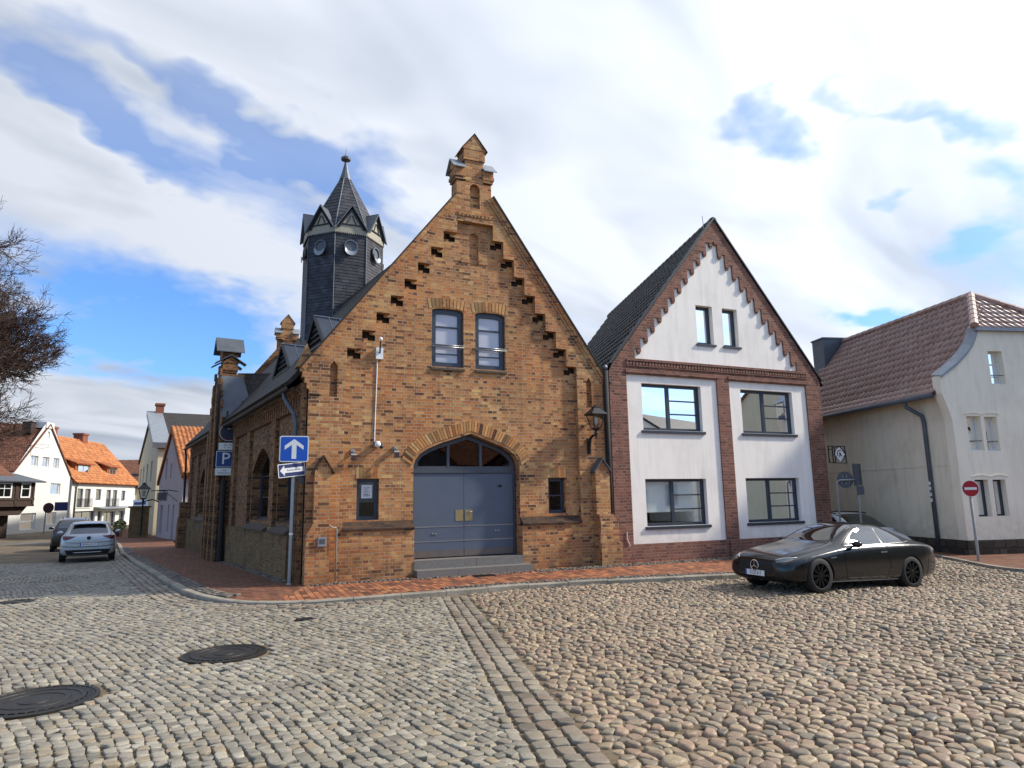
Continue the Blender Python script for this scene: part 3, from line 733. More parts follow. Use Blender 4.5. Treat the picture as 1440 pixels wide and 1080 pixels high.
# ------------------------------------------------------------------ window helper
def window(par, x0, x1, z0, z1, y, vm=(), hm=(), fw=.07, mf=None, mg=None, name='window', M=None, arch=None, sill=None, blind=None, depth=.07, mw=.05, label=None, inner=.0, back=None):
    """frame (the part) with pane, sill and blind as its sub-parts; y is the front of the frame"""
    mf = mf or anthr; mg = mg or glass; mb = MB(M)
    if arch: outer = arch
    else: outer = [(x0, z0), (x1, z0), (x1, z1), (x0, z1)]
    cx, cz = (x0+x1)/2, (z0+z1)/2
    # inner outline: moved in by fw
    n = len(outer); inn = []
    for i in range(n):
        p, a, b = Vector(outer[i]), Vector(outer[i-1]), Vector(outer[(i+1) % n])
        e1, e2 = (p-a).normalized(), (b-p).normalized(); n1, n2 = Vector((-e1.y, e1.x)), Vector((-e2.y, e2.x))
        k = n1+n2; k = k.normalized()/max(.35, math.sqrt((1+n1.dot(n2))/2)); q = p+k*fw
        if (Vector((cx, cz))-p).dot(k) < 0: q = p-k*fw
        inn.append((q.x, q.y))
    mb.holed(outer, [inn], y, y+depth)
    for v in vm:
        x, za, zb, w = v if isinstance(v, tuple) else (v, z0+fw*.6, z1-fw*.6, mw)
        mb.box(x-w/2, x+w/2, y+.008, y+depth-.01, za, zb)
    for h in hm:
        z, xa, xb, w = h if isinstance(h, tuple) else (h, x0+fw*.6, x1-fw*.6, mw)
        mb.box(xa, xb, y+.012, y+depth-.012, z-w/2, z+w/2)
    fr = mb.build(name, mf, par, label)
    pm = MB(M); t = geometry.tessellate_polygon([[Vector((a, b, 0)) for a, b in inn]])
    pm.add([(a, y+depth*.55, b) for a, b in inn], [tuple(q) for q in t]); pm.build('pane', mg, fr)
    if sill:
        pr, th, ov, ms = sill; sb = MB(M); sb.add([(x0-ov, y-pr, z0-th), (x1+ov, y-pr, z0-th), (x1+ov, y+.03, z0-th), (x0-ov, y+.03, z0-th), (x0-ov, y-pr, z0-.012), (x1+ov, y-pr, z0-.012), (x1+ov, y+.03, z0+.012), (x0-ov, y+.03, z0+.012)],
            [(0, 3, 2, 1), (4, 5, 6, 7), (0, 1, 5, 4), (1, 2, 6, 5), (2, 3, 7, 6), (3, 0, 4, 7)]); sb.build('sill', ms, fr)
    if blind:
        zb, mt = blind[:2]; bb = MB(M); bb.quad((x0+fw*.4, y+depth+.05, zb), (x1-fw*.4, y+depth+.05, zb), (x1-fw*.4, y+depth+.05, z1-fw*.3), (x0+fw*.4, y+depth+.05, z1-fw*.3)); bb.build('blind', mt, fr)
    if back:
        bb = MB(M); d = back; bb.box(x0-.05, x1+.05, y+depth+.1, y+depth+.1+d, z0-.05, z1+.05); bb.build('dark_room', roomm, fr)
    return fr
def rect(x0, x1, z0, z1): return [(x0, z0), (x1, z0), (x1, z1), (x0, z1)]
def arch_pts(x0, x1, z0, zs, rise, n=8, pointed=False):
    p = [(x0, z0), (x1, z0)]
    cx = (x0+x1)/2; w = (x1-x0)/2
    for i in range(n+1):
        t = i/n
        if pointed:
            if t <= .5: a = t*2; p.append((x1-w*a, zs+rise*math.sin(a*math.pi/2*.9)/math.sin(math.pi/2*.9)))
            else: a = (1-t)*2; p.append((x0+w*a, zs+rise*math.sin(a*math.pi/2*.9)/math.sin(math.pi/2*.9)))
        else: p.append((cx+w*math.cos(math.pi*t), zs+rise*math.sin(math.pi*t)))
    return p
def downpipe(path, r, par, mat, name='downpipe', M=None):
    mb = MB(M); mb.tube(path, r, 10)
    return mb.build(name, mat, par, smooth=True)

# ------------------------------------------------------------------ brick fire house
RZ_F = R(23.8)
BH = thing('brick_firehouse', 'old yellow brick gabled firehouse with slate tower and blue grey arched gate', 'building', (-2.355, 16.003, 0), RZ_F)
WL = Vector((-.1409, .9900, 0)); NL = Vector((.9900, .1409, 0))       # side street direction and inward normal, in the house frame
FL = (-2.586, 4.975); FR_ = (5.42, 5.0); TL = (1.075, 9.76); TR = (2.05, 9.84); RIDGE = (1.626, 9.80)
soot = plain('sooted brick', '#423022', .95, 0, .3, 9, .3)  # shade inside the corbel pockets, put into a dark brown colour
# raised frame of the gable with its stepped inner edge
steps_l = [(-1.66+.34*i, 5.43+.468*i) for i in range(8)]              # (u, z of the underside)
steps_r = [(4.5-.302*i, 5.36+.468*i) for i in range(8)]
ZB, ZS, ZP = 0.0, 1.20, 9.05
fpoly = [(-2.5, ZB), (0.0, ZB), (0.0, ZS), (-1.66, ZS)]
for i, (u, z) in enumerate(steps_l):
    fpoly.append((u, z)); nu = steps_l[i+1][0] if i < 7 else 1.09; fpoly.append((nu, z))
fpoly += [(1.09, ZP), (2.09, ZP)]
for i in range(7, -1, -1):
    u, z = steps_r[i]; nu = steps_r[i+1][0] if i < 7 else 2.09
    fpoly += [(nu, z), (u, z)]
fpoly += [(4.5, ZS), (2.80, ZS), (2.80, ZB), (5.43, ZB), (5.43, 4.95), TR, (2.05, 10.18), (1.07, 10.18), TL, (-2.5, 5.06)]
# the slit niches and the tall one in the shaft are cut into the frame
slit_l = [(-2.035, 4.25), (-1.865, 4.25), (-1.865, 4.98), (-1.95, 5.1), (-2.035, 4.98)]
slit_r = [(4.79, 4.28), (4.95, 4.28), (4.95, 4.96), (4.87, 5.08), (4.79, 4.96)]
shaft_n = arch_pts(1.44, 1.72, 9.46, 10.0, .15, 6)
mb = MB(); mb.holed(fpoly, [slit_l, slit_r, shaft_n], 0.0, .12, rim=True)
for h in (slit_l, slit_r, shaft_n): mb.prism([(x*1.0, z) for x, z in h], .115, .13)
mb.build('gable_frame', brick_y, BH)
# panel behind, with window openings and corbel pockets coloured dark for their shade
def pocket(u, z, s):
    p = [(0, -.012), (.19, -.012), (.19, -.085), (.33, -.085), (.33, -.225), (.15, -.225), (.15, -.17), (0, -.17)]
    q = [(u+s*a, z+b) for a, b in p]
    return q if s > 0 else q[::-1]
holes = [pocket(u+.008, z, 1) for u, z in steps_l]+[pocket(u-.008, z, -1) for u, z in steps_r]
UW = [(.445, 1.29), (1.61, 2.45)]
SW = [(-1.34, -.82, 1.42, 2.365), (3.612, 4.125, 1.46, 2.37)]
for a, b in UW: holes.append(arch_pts(a, b, 5.15, 6.6, .07, 6))
for a, b, c_, d in SW: holes.append(rect(a, b, c_, d))
blind_arch = arch_pts(1.46, 1.715, 7.9, 8.68, .13, 6); holes.append(blind_arch)
GATE = [(0.0, .02), (2.80, .02), (2.80, 2.66), (2.765, 2.82), (2.66, 2.97), (2.5, 3.09), (2.3, 3.19), (1.9, 3.335), (1.4+.09, 3.485), (1.05, 3.345), (.65, 3.215), (.38, 3.1), (.17, 2.97), (.05, 2.82), (0.0, 2.66)]
holes.append(GATE)
pan = [(-1.9, 0), (4.7, 0), (4.7, 5.6), (2.3, 9.2), (.9, 9.2), (-1.9, 5.7)]
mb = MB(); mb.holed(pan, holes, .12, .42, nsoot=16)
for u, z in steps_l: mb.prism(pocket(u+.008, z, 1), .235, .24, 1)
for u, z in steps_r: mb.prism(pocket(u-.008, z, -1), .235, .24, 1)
mb.prism(blind_arch, .19, .2)
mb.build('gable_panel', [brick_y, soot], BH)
# plinth with sloping brick weathering
for a, b in ((-1.66, -.0), (2.80, 4.5)):
    mb = MB(); prof = [(-.05, 1.19), (-.05, 1.235), (.125, 1.40), (.14, 1.19)]
    vs = [(a, y, z) for y, z in prof]+[(b, y, z) for y, z in prof]
    mb.add(vs, [(0, 1, 5, 4), (1, 2, 6, 5), (2, 3, 7, 6), (3, 0, 4, 7), (0, 3, 2, 1), (4, 5, 6, 7)])
    mb.build('weathering_course', brick_dark, BH)
# dentil band and beam over the top panel
mb = MB()
for i in range(9): mb.box(1.13+i*.106, 1.13+i*.106+.062, -.02, .004, 9.2, 9.265)
mb.box(1.09, 2.09, -.022, .003, 9.255, 9.31); mb.build('dentil_band', brick_y, BH)
mb = MB(); mb.box(1.09, 2.09, -.012, .003, 9.055, 9.13); mb.build('gable_beam', brick_y, BH)
for k, (a, b) in enumerate(((1.20, 1.46), (1.72, 1.98))):
    mb = MB()
    for j in range(3): mb.box(a+.04*j, b-.04*j, .10-.0*j, .122, 8.12+.05*j-.16, 8.12+.05*j-.11)
    mb.build('stepped_corbel', brick_y, BH)
# buttresses
def gablet(mb, u0, u1, y0, y1, z0, h):
    mb.prism([(u0, z0), (u1, z0), ((u0+u1)/2, z0+h)], y0, y1)
def cap_roof(mb, u0, u1, y0, y1, z0, h, t=.03, ov=.05):
    c = (u0+u1)/2; sl_ = h/((u1-u0)/2)
    for s in (-1, 1):
        e = u0-ov if s < 0 else u1+ov; ze = z0-ov*sl_
        a = [(e, y0-ov, ze), (c, y0-ov, z0+h), (c, y1, z0+h), (e, y1, ze)]
        up = [(x, y, z+t*1.6) for x, y, z in a]
        mb.add(a+up, [(0, 1, 2, 3), (4, 7, 6, 5), (0, 4, 5, 1), (1, 5, 6, 2), (2, 6, 7, 3), (3, 7, 4, 0)])
for nm, u0, u1, l0, l1 in (('buttress', -2.33, -1.97, -2.5, -1.985), ('buttress', 4.86, 5.29, 4.87, 5.5)):
    mb = MB(); mb.box(u0, u1, -.20, .002, 1.3, 2.56); gablet(mb, u0+.002, u1-.002, -.198, .002, 2.56, .27)
    pr = [(l0, .0), (l1, .0), (l1, .68), (l1-.05, .72), (l1-.06, 1.16), (u1, 1.42), (u0, 1.42), (l0+.03, 1.16), (l0, .72)]
    mb.prism(pr, -.32, .001); mb.box(l0, l1, -.36, -.318, 0, .66)
    b = mb.build(nm, brick_y, BH)
    cb_ = MB(); cap_roof(cb_, u0, u1, -.2, 0, 2.56, .29, .025, .055); cb_.build('gablet_cap', zinc if u0 > 0 else brick_dark, b)
# kneeler at the left eave
mb = MB()
for k in range(5): mb.box(-2.5-.05*k, -2.2, -.03+.002*k, .45, 4.28+.13*k, 4.41+.13*k)
mb.prism([(-2.78, 4.93), (-2.33, 4.93), (-2.56, 5.5)], .10, .5)
mb.build('kneeler', brick_y, BH)
# arch ring of radial bricks
mb = MB(); ctr = []
top = [p for p in GATE if p[1] > 2.6]; top = top  # right springing over the apex to the left
L = [0]; 
for i in range(1, len(top)): L.append(L[-1]+math.hypot(top[i][0]-top[i-1][0], top[i][1]-top[i-1][1]))
def at_len(t):
    for i in range(1, len(L)):
        if t <= L[i] or i == len(L)-1:
            f = (t-L[i-1])/(L[i]-L[i-1]); a, b = Vector(top[i-1]), Vector(top[i]); return a.lerp(b, f), (b-a).normalized()
# smooth the fan: normals taken towards a moving centre
N_ = 50
for k in range(N_):
    for (d0, d1, yf, ft) in ((.065, .335, .105, .0), (0.012, .06, .17, .0)):
        q = []
        for t, sgn in ((k+.10, 1), (k+.90, 1)):
            p, tv = at_len(L[-1]*t/N_); fr = (t/N_-.5)*2
            ang = math.radians(90-  (-fr)*-1*0)  # placeholder keeps the loop readable
            nx = -fr*-0.0
            dirv = Vector((math.sin(-fr*.95)*-1*-1, math.cos(fr*.95)))
            dirv = Vector((-math.sin(fr*1.0), math.cos(fr*1.0)))
            q.append((p, dirv))
        (pa, na), (pb, nb) = q
        a0, a1, b0, b1 = pa+na*d0, pa+na*d1, pb+nb*d0, pb+nb*d1
        mb.add([(v.x, y, v.y) for y in (yf, .3) for v in (a0, b0, b1, a1)], [(0, 1, 2, 3), (4, 7, 6, 5), (0, 4, 5, 1), (1, 5, 6, 2), (2, 6, 7, 3), (3, 7, 4, 0)])
mb.build('gate_arch', voussoir, BH)
# segmental heads of the upper and small windows
for a, b in UW:
    mb = MB()
    for k in range(11):
        t0, t1 = k/11+.012, (k+1)/11-.012; f = lambda t: (a-.08+(b-a+.16)*t, 6.63+.07*math.sin(math.pi*t))
        (xa, za), (xb, zb) = f(t0), f(t1); sp = .10
        xa2, xb2 = xa+(t0-.5)*sp, xb+(t1-.5)*sp
        mb.add([(xa, .113, za), (xb, .113, zb), (xb2, .113, zb+.25), (xa2, .113, za+.25), (xa, .3, za), (xb, .3, zb), (xb2, .3, zb+.25), (xa2, .3, za+.25)], [(0, 1, 2, 3), (4, 7, 6, 5), (0, 4, 5, 1), (1, 5, 6, 2), (2, 6, 7, 3), (3, 7, 4, 0)])
    mb.build('window_head', voussoir, BH)
for a, b, c_, d in SW:
    mb = MB()
    for k in range(7):
        w = (b-a+.06)/7; x = a-.03+k*w
        mb.box(x+.006, x+w-.006, .112, .3, d+.012, d+.265)
    mb.build('window_head', voussoir, BH)
# windows
for a, b in UW:
    w = window(BH, a, b, 5.15, 6.67, .20, hm=[(6.2, a+.12, b-.12, .035), (5.72, a+.12, b-.12, .035), (5.5, a+.12, b-.12, .02)], fw=.125, arch=arch_pts(a, b, 5.15, 6.6, .07, 6), mg=frosted, depth=.08)
    sb = MB(); sb.add([(a-.02, .07, 5.06), (b+.02, .07, 5.06), (b+.02, .2, 5.06), (a-.02, .2, 5.06), (a-.02, .07, 5.11), (b+.02, .07, 5.11), (b+.02, .2, 5.16), (a-.02, .2, 5.16)], [(0, 3, 2, 1), (4, 5, 6, 7), (0, 1, 5, 4), (1, 2, 6, 5), (2, 3, 7, 6), (3, 0, 4, 7)]); sb.build('sill', stone_d, w)
    gb = MB(); gb.tube([(a-.02, .09, 5.66), (b+.02, .09, 5.66)], .018, 8); gb.tube([(a-.02, .09, 5.71), (b+.02, .09, 5.71)], .010, 8); gb.build('guard_bar', steel, w, smooth=True)
for i, (a, b, c_, d) in enumerate(SW):
    w = window(BH, a, b, c_, d, .24, hm=[((c_+d)/2, a+.06, b-.06, .035)], fw=.085, mg=glass, depth=.07)
    sb = MB(); sb.box(a, b, .13, .26, c_-.03, c_+.012); sb.build('sill', anthr, w)
# gate: frame, transom lights, two leaves
fr = [(x+(.03 if x < 1.4 else -.03 if x > 1.45 else 0), z-(.0 if z < 1 else .012)) for x, z in GATE]; fr = [(x, max(z, .45)) for x, z in fr]
gi = []
for x, z in fr[2:]:
    cxx, cz = 1.4, 2.6; v = Vector((x-cxx, z-cz)); gi.append((cxx+v.x*.925, 2.66+max(0, (z-2.66))*.86))
gi = [(2.62, 2.675)]+[p for p in gi if p[1] > 2.70]+[(.18, 2.675)]
gf = MB(); gf.holed([(x, max(z, 2.51)) for x, z in fr], [gi], .36, .46, rim=True)
gf.box(.03, .075, .36, .46, .45, 2.51); gf.box(2.725, 2.77, .36, .46, .45, 2.51)
zt = lambda x: np.interp(x, [p[0] for p in gi[::-1]], [p[1] for p in gi[::-1]])
for x in (.955, 1.82): gf.box(x-.03, x+.03, .35, .45, 2.66, float(zt(x))+.02)
gfo = gf.build('gate_frame', blue_frame, BH)
pm = MB(); t = geometry.tessellate_polygon([[Vector((a, b, 0)) for a, b in gi]]); pm.add([(a, .42, b) for a, b in gi], [tuple(q) for q in t]); pm.build('transom_pane', glass_lo, gfo)
for (a, b, s) in ((.08, 1.372, 1), (1.380, 2.72, -1)):
    d = MB(); d.box(a, b, .39, .44, .48, 2.5); do = d.build('gate_leaf', blue_door, BH)
    k = MB(); k.box(a+.004, b-.004, .384, .392, .485, .645); k.build('kick_plate', kick, do)
    k = MB()
    for z in (.858, 1.207): k.box(a+.002, b-.002, .383, .392, z-.014, z+.014)
    k.build('trim_strip', steel, do)
    k = MB()
    e = b-.22 if s > 0 else a+.02
    k.box(e, e+.20, .382, .391, 1.33, 1.6)
    k.build('lock_plate', brass, do)
    if s < 0:
        k = MB(); k.tube([(a+.08, .36, 1.535), (a+.22, .36, 1.54)], .012, 8); k.tube([(a+.08, .39, 1.535), (a+.08, .355, 1.535)], .012, 8); k.build('handle', steel, do, smooth=True)
        k = MB(); k.lathe([(.035, 0), (.035, -.02), (.02, -.025)], (2.36, .39, 2.18), 14, 'y'); k.box(2.30, 2.42, .375, .391, 2.168, 2.192); k.build('door_knocker', lead, do)
    k = MB()
    for dx in (-.035, .035):
        c0 = (a+.52 if s > 0 else b-.46)+dx; k.lathe([(.024, 0), (.024, -.012), (.012, -.016), (.0005, -.016)], (c0, .386, 1.035 if s > 0 else 1.06), 12, 'y')
    k.build('lock_cylinder', steel, do)
    for z in (.95, 1.55, 2.25): k = MB(); k.tube([(a-.012 if s > 0 else b+.012, .385, z), (a-.012 if s > 0 else b+.012, .385, z+.13)], .014, 6); k.build('hinge', lead, do)
k = MB(); k.box(.03, 2.77, .5, 5, .3, .32); k.box(-.3, 3.1, 4.9, 5, .3, 3.6); k.build('dark_hall', roomm, BH)
st = MB()
for x0, x1 in ((.0, 1.55), (1.556, 2.81)): st.box(x0, x1, -.02, .40, .10, .458)
for x0, x1 in ((-.02, .98), (.986, 2.2), (2.206, 2.91)): st.box(x0, x1, -.36, -.024, .08, .262)
st.build('step', stone_g, BH)
# pinnacle (shared shape)
def pinnacle(par, M, name='pinnacle', mat=None, capm=None, ov=0.0):
    """local: u centred on 0, z from 0 (shaft top) , depth -.03..+.45"""
    mb = MB(M); y0, y1 = -.01, .46
    mb.box(-.49, .49, y0+.15, y1-.02, -.6, .0)
    for s in (-1, 1):
        a, b = (-.50, -.24) if s < 0 else (.24, .50)
        mb.box(a-.03*(s < 0), b+.03*(s > 0), y0-.02, y1, .04, .12); mb.box(a-.06*(s < 0), b+.06*(s > 0), y0-.04, y1+.02, .12, .20)
        mb.box(a-.04*(s < 0), b+.04*(s > 0), y0-.03, y1, .2, .40)
    mb.box(-.25, .25, y0+.006, y1-.004, .0, .62)
    mb.box(-.30, .30, y0-.03, y1+.03, .62, .92)
    mb.prism([(-.34, .92), (.34, .92), (0, 1.36)], y0-.04, y1+.04)
    o = mb.build(name, mat or brick_y, par)
    for s in (-1, 1):
        z = MB(M); mb2 = MB(M)
        e0, e1, ym = .25, .62, (y0+y1)/2
        for ye in (y0-.10-ov, y1+.10+ov):
            pts = [(s*e0, ye, .34), (s*e1, ye, .34), (s*e1, ym, .66), (s*e0, ym, .66)]; up = [(x, y, q+.03) for x, y, q in pts]
            z.add(pts+up, [(0, 1, 2, 3), (4, 7, 6, 5), (0, 4, 5, 1), (1, 5, 6, 2), (2, 6, 7, 3), (3, 7, 4, 0)])
        mb2.add([(s*.56, y0-.05, .38), (s*.56, y1+.05, .38), (s*.56, ym, .64), (s*.5, y0-.05, .38), (s*.5, y1+.05, .38), (s*.5, ym, .64)], [(0, 1, 2), (3, 5, 4), (0, 3, 4, 1), (1, 4, 5, 2), (2, 5, 3, 0)])
        z.build('shoulder_cap', capm or zinc_l, o); mb2.build('shoulder_gable', mat or brick_y, o)
    z = MB(M)
    for s in (-1, 1):
        pts = [(0, y0-.06-ov, 1.37), (s*(.37+ov*.4), y0-.06-ov, .90-ov*.5), (s*(.37+ov*.4), y1+.06+ov, .90-ov*.5), (0, y1+.06+ov, 1.37)]; up = [(x, y, q+.03) for x, y, q in pts]
        z.add(pts+up, [(0, 1, 2, 3), (4, 7, 6, 5), (0, 4, 5, 1), (1, 5, 6, 2), (2, 6, 7, 3), (3, 7, 4, 0)])
    z.build('gable_cap', capm or brick_dark, o)
    return o
pinnacle(BH, Matrix.Translation((1.565, 0, 10.19)))
DEP = 20.5
def sh(u, v, z): return Vector((u, 0, z))+WL*v
pinnacle(BH, Matrix.Translation(sh(1.565, DEP, 10.19)))
# roof: two slopes with thickness, verge board and coping
def slab(mb, a, b, c, d, t, mat=0):
    a, b, c, d = map(Vector, (a, b, c, d)); n = (b-a).cross(d-a).normalized()
    if n.z < 0: n = -n
    lo = [p-n*t for p in (a, b, c, d)]
    mb.add([a, b, c, d]+lo, [(0, 1, 2, 3), (4, 7, 6, 5), (0, 4, 5, 1), (1, 5, 6, 2), (2, 6, 7, 3), (3, 7, 4, 0)], mat)
SLL = (RIDGE[1]-FL[1])/(RIDGE[0]-FL[0]); SLR = (RIDGE[1]-FR_[1])/(FR_[0]-RIDGE[0]); EL = (FL[0]-.36, FL[1]-.36*SLL); ER = (FR_[0]+.15, FR_[1]-.15*SLR)
mb = MB()
slab(mb, sh(EL[0], .16, EL[1]+.02), sh(EL[0], DEP, EL[1]+.02), sh(RIDGE[0], DEP, RIDGE[1]+.02), sh(RIDGE[0], .16, RIDGE[1]+.02), .1)
slab(mb, sh(ER[0], .16, ER[1]+.02), sh(ER[0], DEP, ER[1]+.02), sh(RIDGE[0], DEP, RIDGE[1]+.02), sh(RIDGE[0], .16, RIDGE[1]+.02), .1)
mb.build('roof', roof_dark, BH)
mb = MB()
for (a, b, s) in ((FL, TL, -1), (FR_, TR, 1)):
    for (y0, y1, o0, o1, m_) in ((-.08, .30, .03, .065, 0), (-.045, .28, -.075, .03, 1), (-.022, .2, -.15, -.078, 1)):
        d = (Vector(b)-Vector(a)).normalized(); n = Vector((-d.y, d.x)) if s < 0 else Vector((d.y, -d.x))
        A, B = Vector(a)-d*.12, Vector(b)
        mb.prism([tuple(A+n*o0), tuple(B+n*o0), tuple(B+n*o1), tuple(A+n*o1)] , y0, y1, m_)
mb.build('verge', [post_d, brick_y], BH)
# side, rear and right walls
MS = Matrix.Translation((-2.52, 0, 0)) @ basis((0, 0, 0), tuple(WL), tuple(NL))
SWIN = [(.95, 2.55), (3.45, 5.35), (6.0, 7.9), (14.6, 16.9), (18.0, 20.2)]
SWIN = [(.95, 2.55), (3.3, 5.9), (14.9, 17.6)]
sh_holes = [arch_pts(a, b, 1.36, 2.75, .62, 10, True) for a, b in SWIN]
mb = MB(MS); mb.holed([(0.05, -.6), (21, -.9), (21, 4.62), (0.05, 4.62)], sh_holes, .0, .3)
mb.build('side_wall', brick_d, BH)
mb = MB()
A_, B_ = sh(-2.52, DEP, 0), sh(5.43, DEP, 0)
mb.add([(A_.x, A_.y, -.6), (B_.x, B_.y, -.6), (B_.x, B_.y, 5), (sh(1.6, DEP, 0).x, A_.y, 10.4), (A_.x, A_.y, 5)], [(0, 1, 2, 3, 4)])
mb.quad((5.42, .05, -.3), (B_.x, B_.y, -.3), (B_.x, B_.y, 5), (5.42, .05, 5)); mb.build('back_wall', brick_d, BH)
# piers, corbel table, weathering and plaster plinth of the side wall
for a, b in ((.1, .8), (2.66, 3.15), (6.05, 6.55), (8.5, 9.4), (12.2, 12.9), (14.1, 14.7), (17.8, 18.4), (20.3, 21)):
    mb = MB(MS); mb.box(a, b, -.10, .001, -.5, 4.0); mb.build('side_pier', brick_d, BH)
mb = MB(MS); mb.box(.1, 21, -.12, .001, 4.3, 4.55)
k = .1
while k < 21:
    mb.box(k, k+.12, -.11, .001, 3.98, 4.3); k += .25
mb.build('corbel_table', brick_d, BH)
for a, b in ((.8, 2.66), (3.15, 6.05), (14.7, 17.8)):
    mb = MB(MS); prof = [(-.22, 1.12), (-.22, 1.17), (.26, 1.42), (.26, 1.1)]
    mb.add([(a, y, z) for y, z in prof]+[(b, y, z) for y, z in prof], [(0, 1, 5, 4), (1, 2, 6, 5), (2, 3, 7, 6), (3, 0, 4, 7), (0, 3, 2, 1), (4, 5, 6, 7)])
    mb.build('side_weathering', stone_d, BH)
for a, b in ((.8, 9.3), (12.3, 20.5)):
    mb = MB(MS); mb.box(a, b, -.16, .002, -.6, 1.11); mb.build('side_plinth', plaster_old, BH)
for a, b in SWIN:
    window(BH, a+.1, b-.1, 1.38, 3.3, .24, vm=[((a+b)/2, 1.4, 3.1, .05)], hm=[(2.0, a+.15, b-.15, .03), (2.6, a+.15, b-.15, .03)], fw=.07, M=MS, arch=arch_pts(a+.02, b-.02, 1.38, 2.74, .6, 10, True), name='arched_window', depth=.06)
# gutter and downpipes
g = MB(MS)
seg = 8; pts = []
for i in range(seg+1):
    a = math.pi*i/seg; pts.append((-.36-.085*math.cos(a)*-1-.0, 4.46-.085*math.sin(a)))
vs = []; 
for x in (.12, 9.2): vs += [(x, y, z) for y, z in pts]
g.add(vs, [(i, i+1, seg+2+i, seg+1+i) for i in range(seg)])
vs = []
for x in (12.3, 21): vs += [(x, y, z) for y, z in pts]
g.add(vs, [(i, i+1, seg+2+i, seg+1+i) for i in range(seg)])
g.build('gutter', lead, BH, smooth=True)
downpipe([(.75, -.36, 4.42), (.72, -.34, 4.25), (.35, -.2, 3.85), (.28, -.18, 3.6), (.28, -.18, .1)], .05, BH, zinc, M=MS)
downpipe([(9.32, -.55, 5.9), (9.3, -.58, 5.0), (9.28, -.58, 3.0)], .045, BH, post_d, M=MS)
downpipe([(20.8, -.36, 4.42), (20.8, -.3, 4.0), (20.8, -.25, -.2)], .05, BH, lead, M=MS)
mb = MB(MS); mb.box(20.4, 21.2, -.5, .0, -.8, .8); mb.prism([(20.4, .8), (21.2, .8), (20.8, 1.2)], -.5, 0); mb.box(20.5, 21.1, -.45, 0, .9, 1.9)
mb.build('side_buttress', brick_d, BH)
# gabled projection of the side wall, topped by a capped pinnacle
mb = MB(MS)
gp = [(9.4, -.5), (9.4, 4.95), (10.0, 6.1), (10.0, 6.4), (11.2, 6.4), (11.2, 6.1), (11.9, 4.95), (12.0, -.5)]
mb.prism(gp, -.42, .35)
mb.box(10.0, 10.25, -.56, -.42, -.4, 6.0); mb.box(10.9, 11.15, -.56, -.42, -.4, 6.0); mb.box(9.3, 9.6, -.52, -.42, -.4, 4.4); mb.box(11.8, 12.1, -.52, -.42, -.4, 4.4)
for i in range(4):
    for s in (-1, 1):
        x = 10.6+s*(.62+.2*(3-i)); mb.box(x-.1, x+.1, -.5, -.42, 5.1+.4*i, 5.35+.4*i)
mb.box(9.36, 12.04, -.47, .36, 4.4, 4.55)
sg = mb.build('side_gable', brick_d, BH)
z = MB(MS)
for s in (-1, 1):
    f = lambda x: 10.6+s*(10.6-x) if s > 0 else x
    slab(z, (f(9.30), -.47, 4.75), (f(9.93), -.47, 6.3), (f(9.93), .28, 6.3), (f(9.30), .62, 4.75), .03)
z.build('zinc_coping', zinc, sg)
pinnacle(sg, MS @ Matrix.Translation((10.6, -.36, 6.42)), mat=brick_d, capm=zinc, ov=.18)
# cross roof behind it
mb = MB(MS)
slab(mb, (9.0, .2, 4.75), (10.6, .2, 6.55), (10.6, 2.6, 6.75), (9.0, .45, 4.95), .08); slab(mb, (12.2, .2, 4.75), (10.6, .2, 6.55), (10.6, 2.6, 6.75), (12.2, .45, 4.95), .08)
mb.build('cross_roof', roof_dark, BH)
# triangular dormers on the left slope: ridge runs into the roof
def dormer(s0, s1, zb, za, n0=.52):
    """on the side frame: s0..s1 along the wall, front at depth n0 behind it"""
    sm = (s0+s1)/2; mb = MB(MS)
    run = 1.15
    lo = .12
    A, B, T = (s0, n0, zb), (s1, n0, zb), (sm, n0, za); Tb = (sm, n0+run, za-.02)
    dz = 0
    Ab, Bb = (s0+.25*(s1-s0), n0+run*.9, za-.35), (s1-.25*(s1-s0), n0+run*.9, za-.35)
    for P, Q in ((A, Ab), (B, Bb)):
        ex = Vector(P)+(Vector(P)-Vector(T))*.06
        slab(mb, Vector(T)+Vector((0, -.09, .03)), Tb, Q, ex+Vector((0, -.09, .03)), .03)
    o = mb.build('dormer', zinc, BH)
    r = MB(MS)
    for P, Q in ((A, Ab), (B, Bb)):
        for t in (.25, .5, .75):
            u0 = Vector(T).lerp(Vector(Tb), t); u1 = Vector(P).lerp(Vector(Q), t)
            r.tube([u0+Vector((0, 0, .05)), u1+Vector((0, 0, .05))], .012, 4)
    r.tube([Vector(T)+Vector((0, -.1, .045)), Vector(Tb)+Vector((0, 0, .045))], .025, 5)
    r.build('standing_seam', zinc_l, o)
    c = MB(MS); c.add([A, B, T], [(0, 1, 2)]); 
    c.build('dormer_front', roomm, o)
    l = MB(MS)
    for k in range(5):
        t = .08+k*.17; h = zb+(za-zb)*t; w = (s1-s0)/2*(1-t)-.06
        if w > .05: l.box(sm-w, sm+w, n0-.05, n0-.005, h, h+.03)
    for e in (A, B): l.tube([Vector(e)+Vector((0, -.07, 0)), Vector(T)+Vector((0, -.07, 0))], .045, 5)
    l.tube([Vector(A)+Vector((0, -.07, 0)), Vector(B)+Vector((0, -.07, 0))], .04, 5)
    l.build('louvre', lead, o)
dormer(.42, 2.2, 5.62, 6.46)
dormer(3.75, 5.75, 5.58, 6.44)
dormer(16.2, 18.0, 5.6, 6.45)
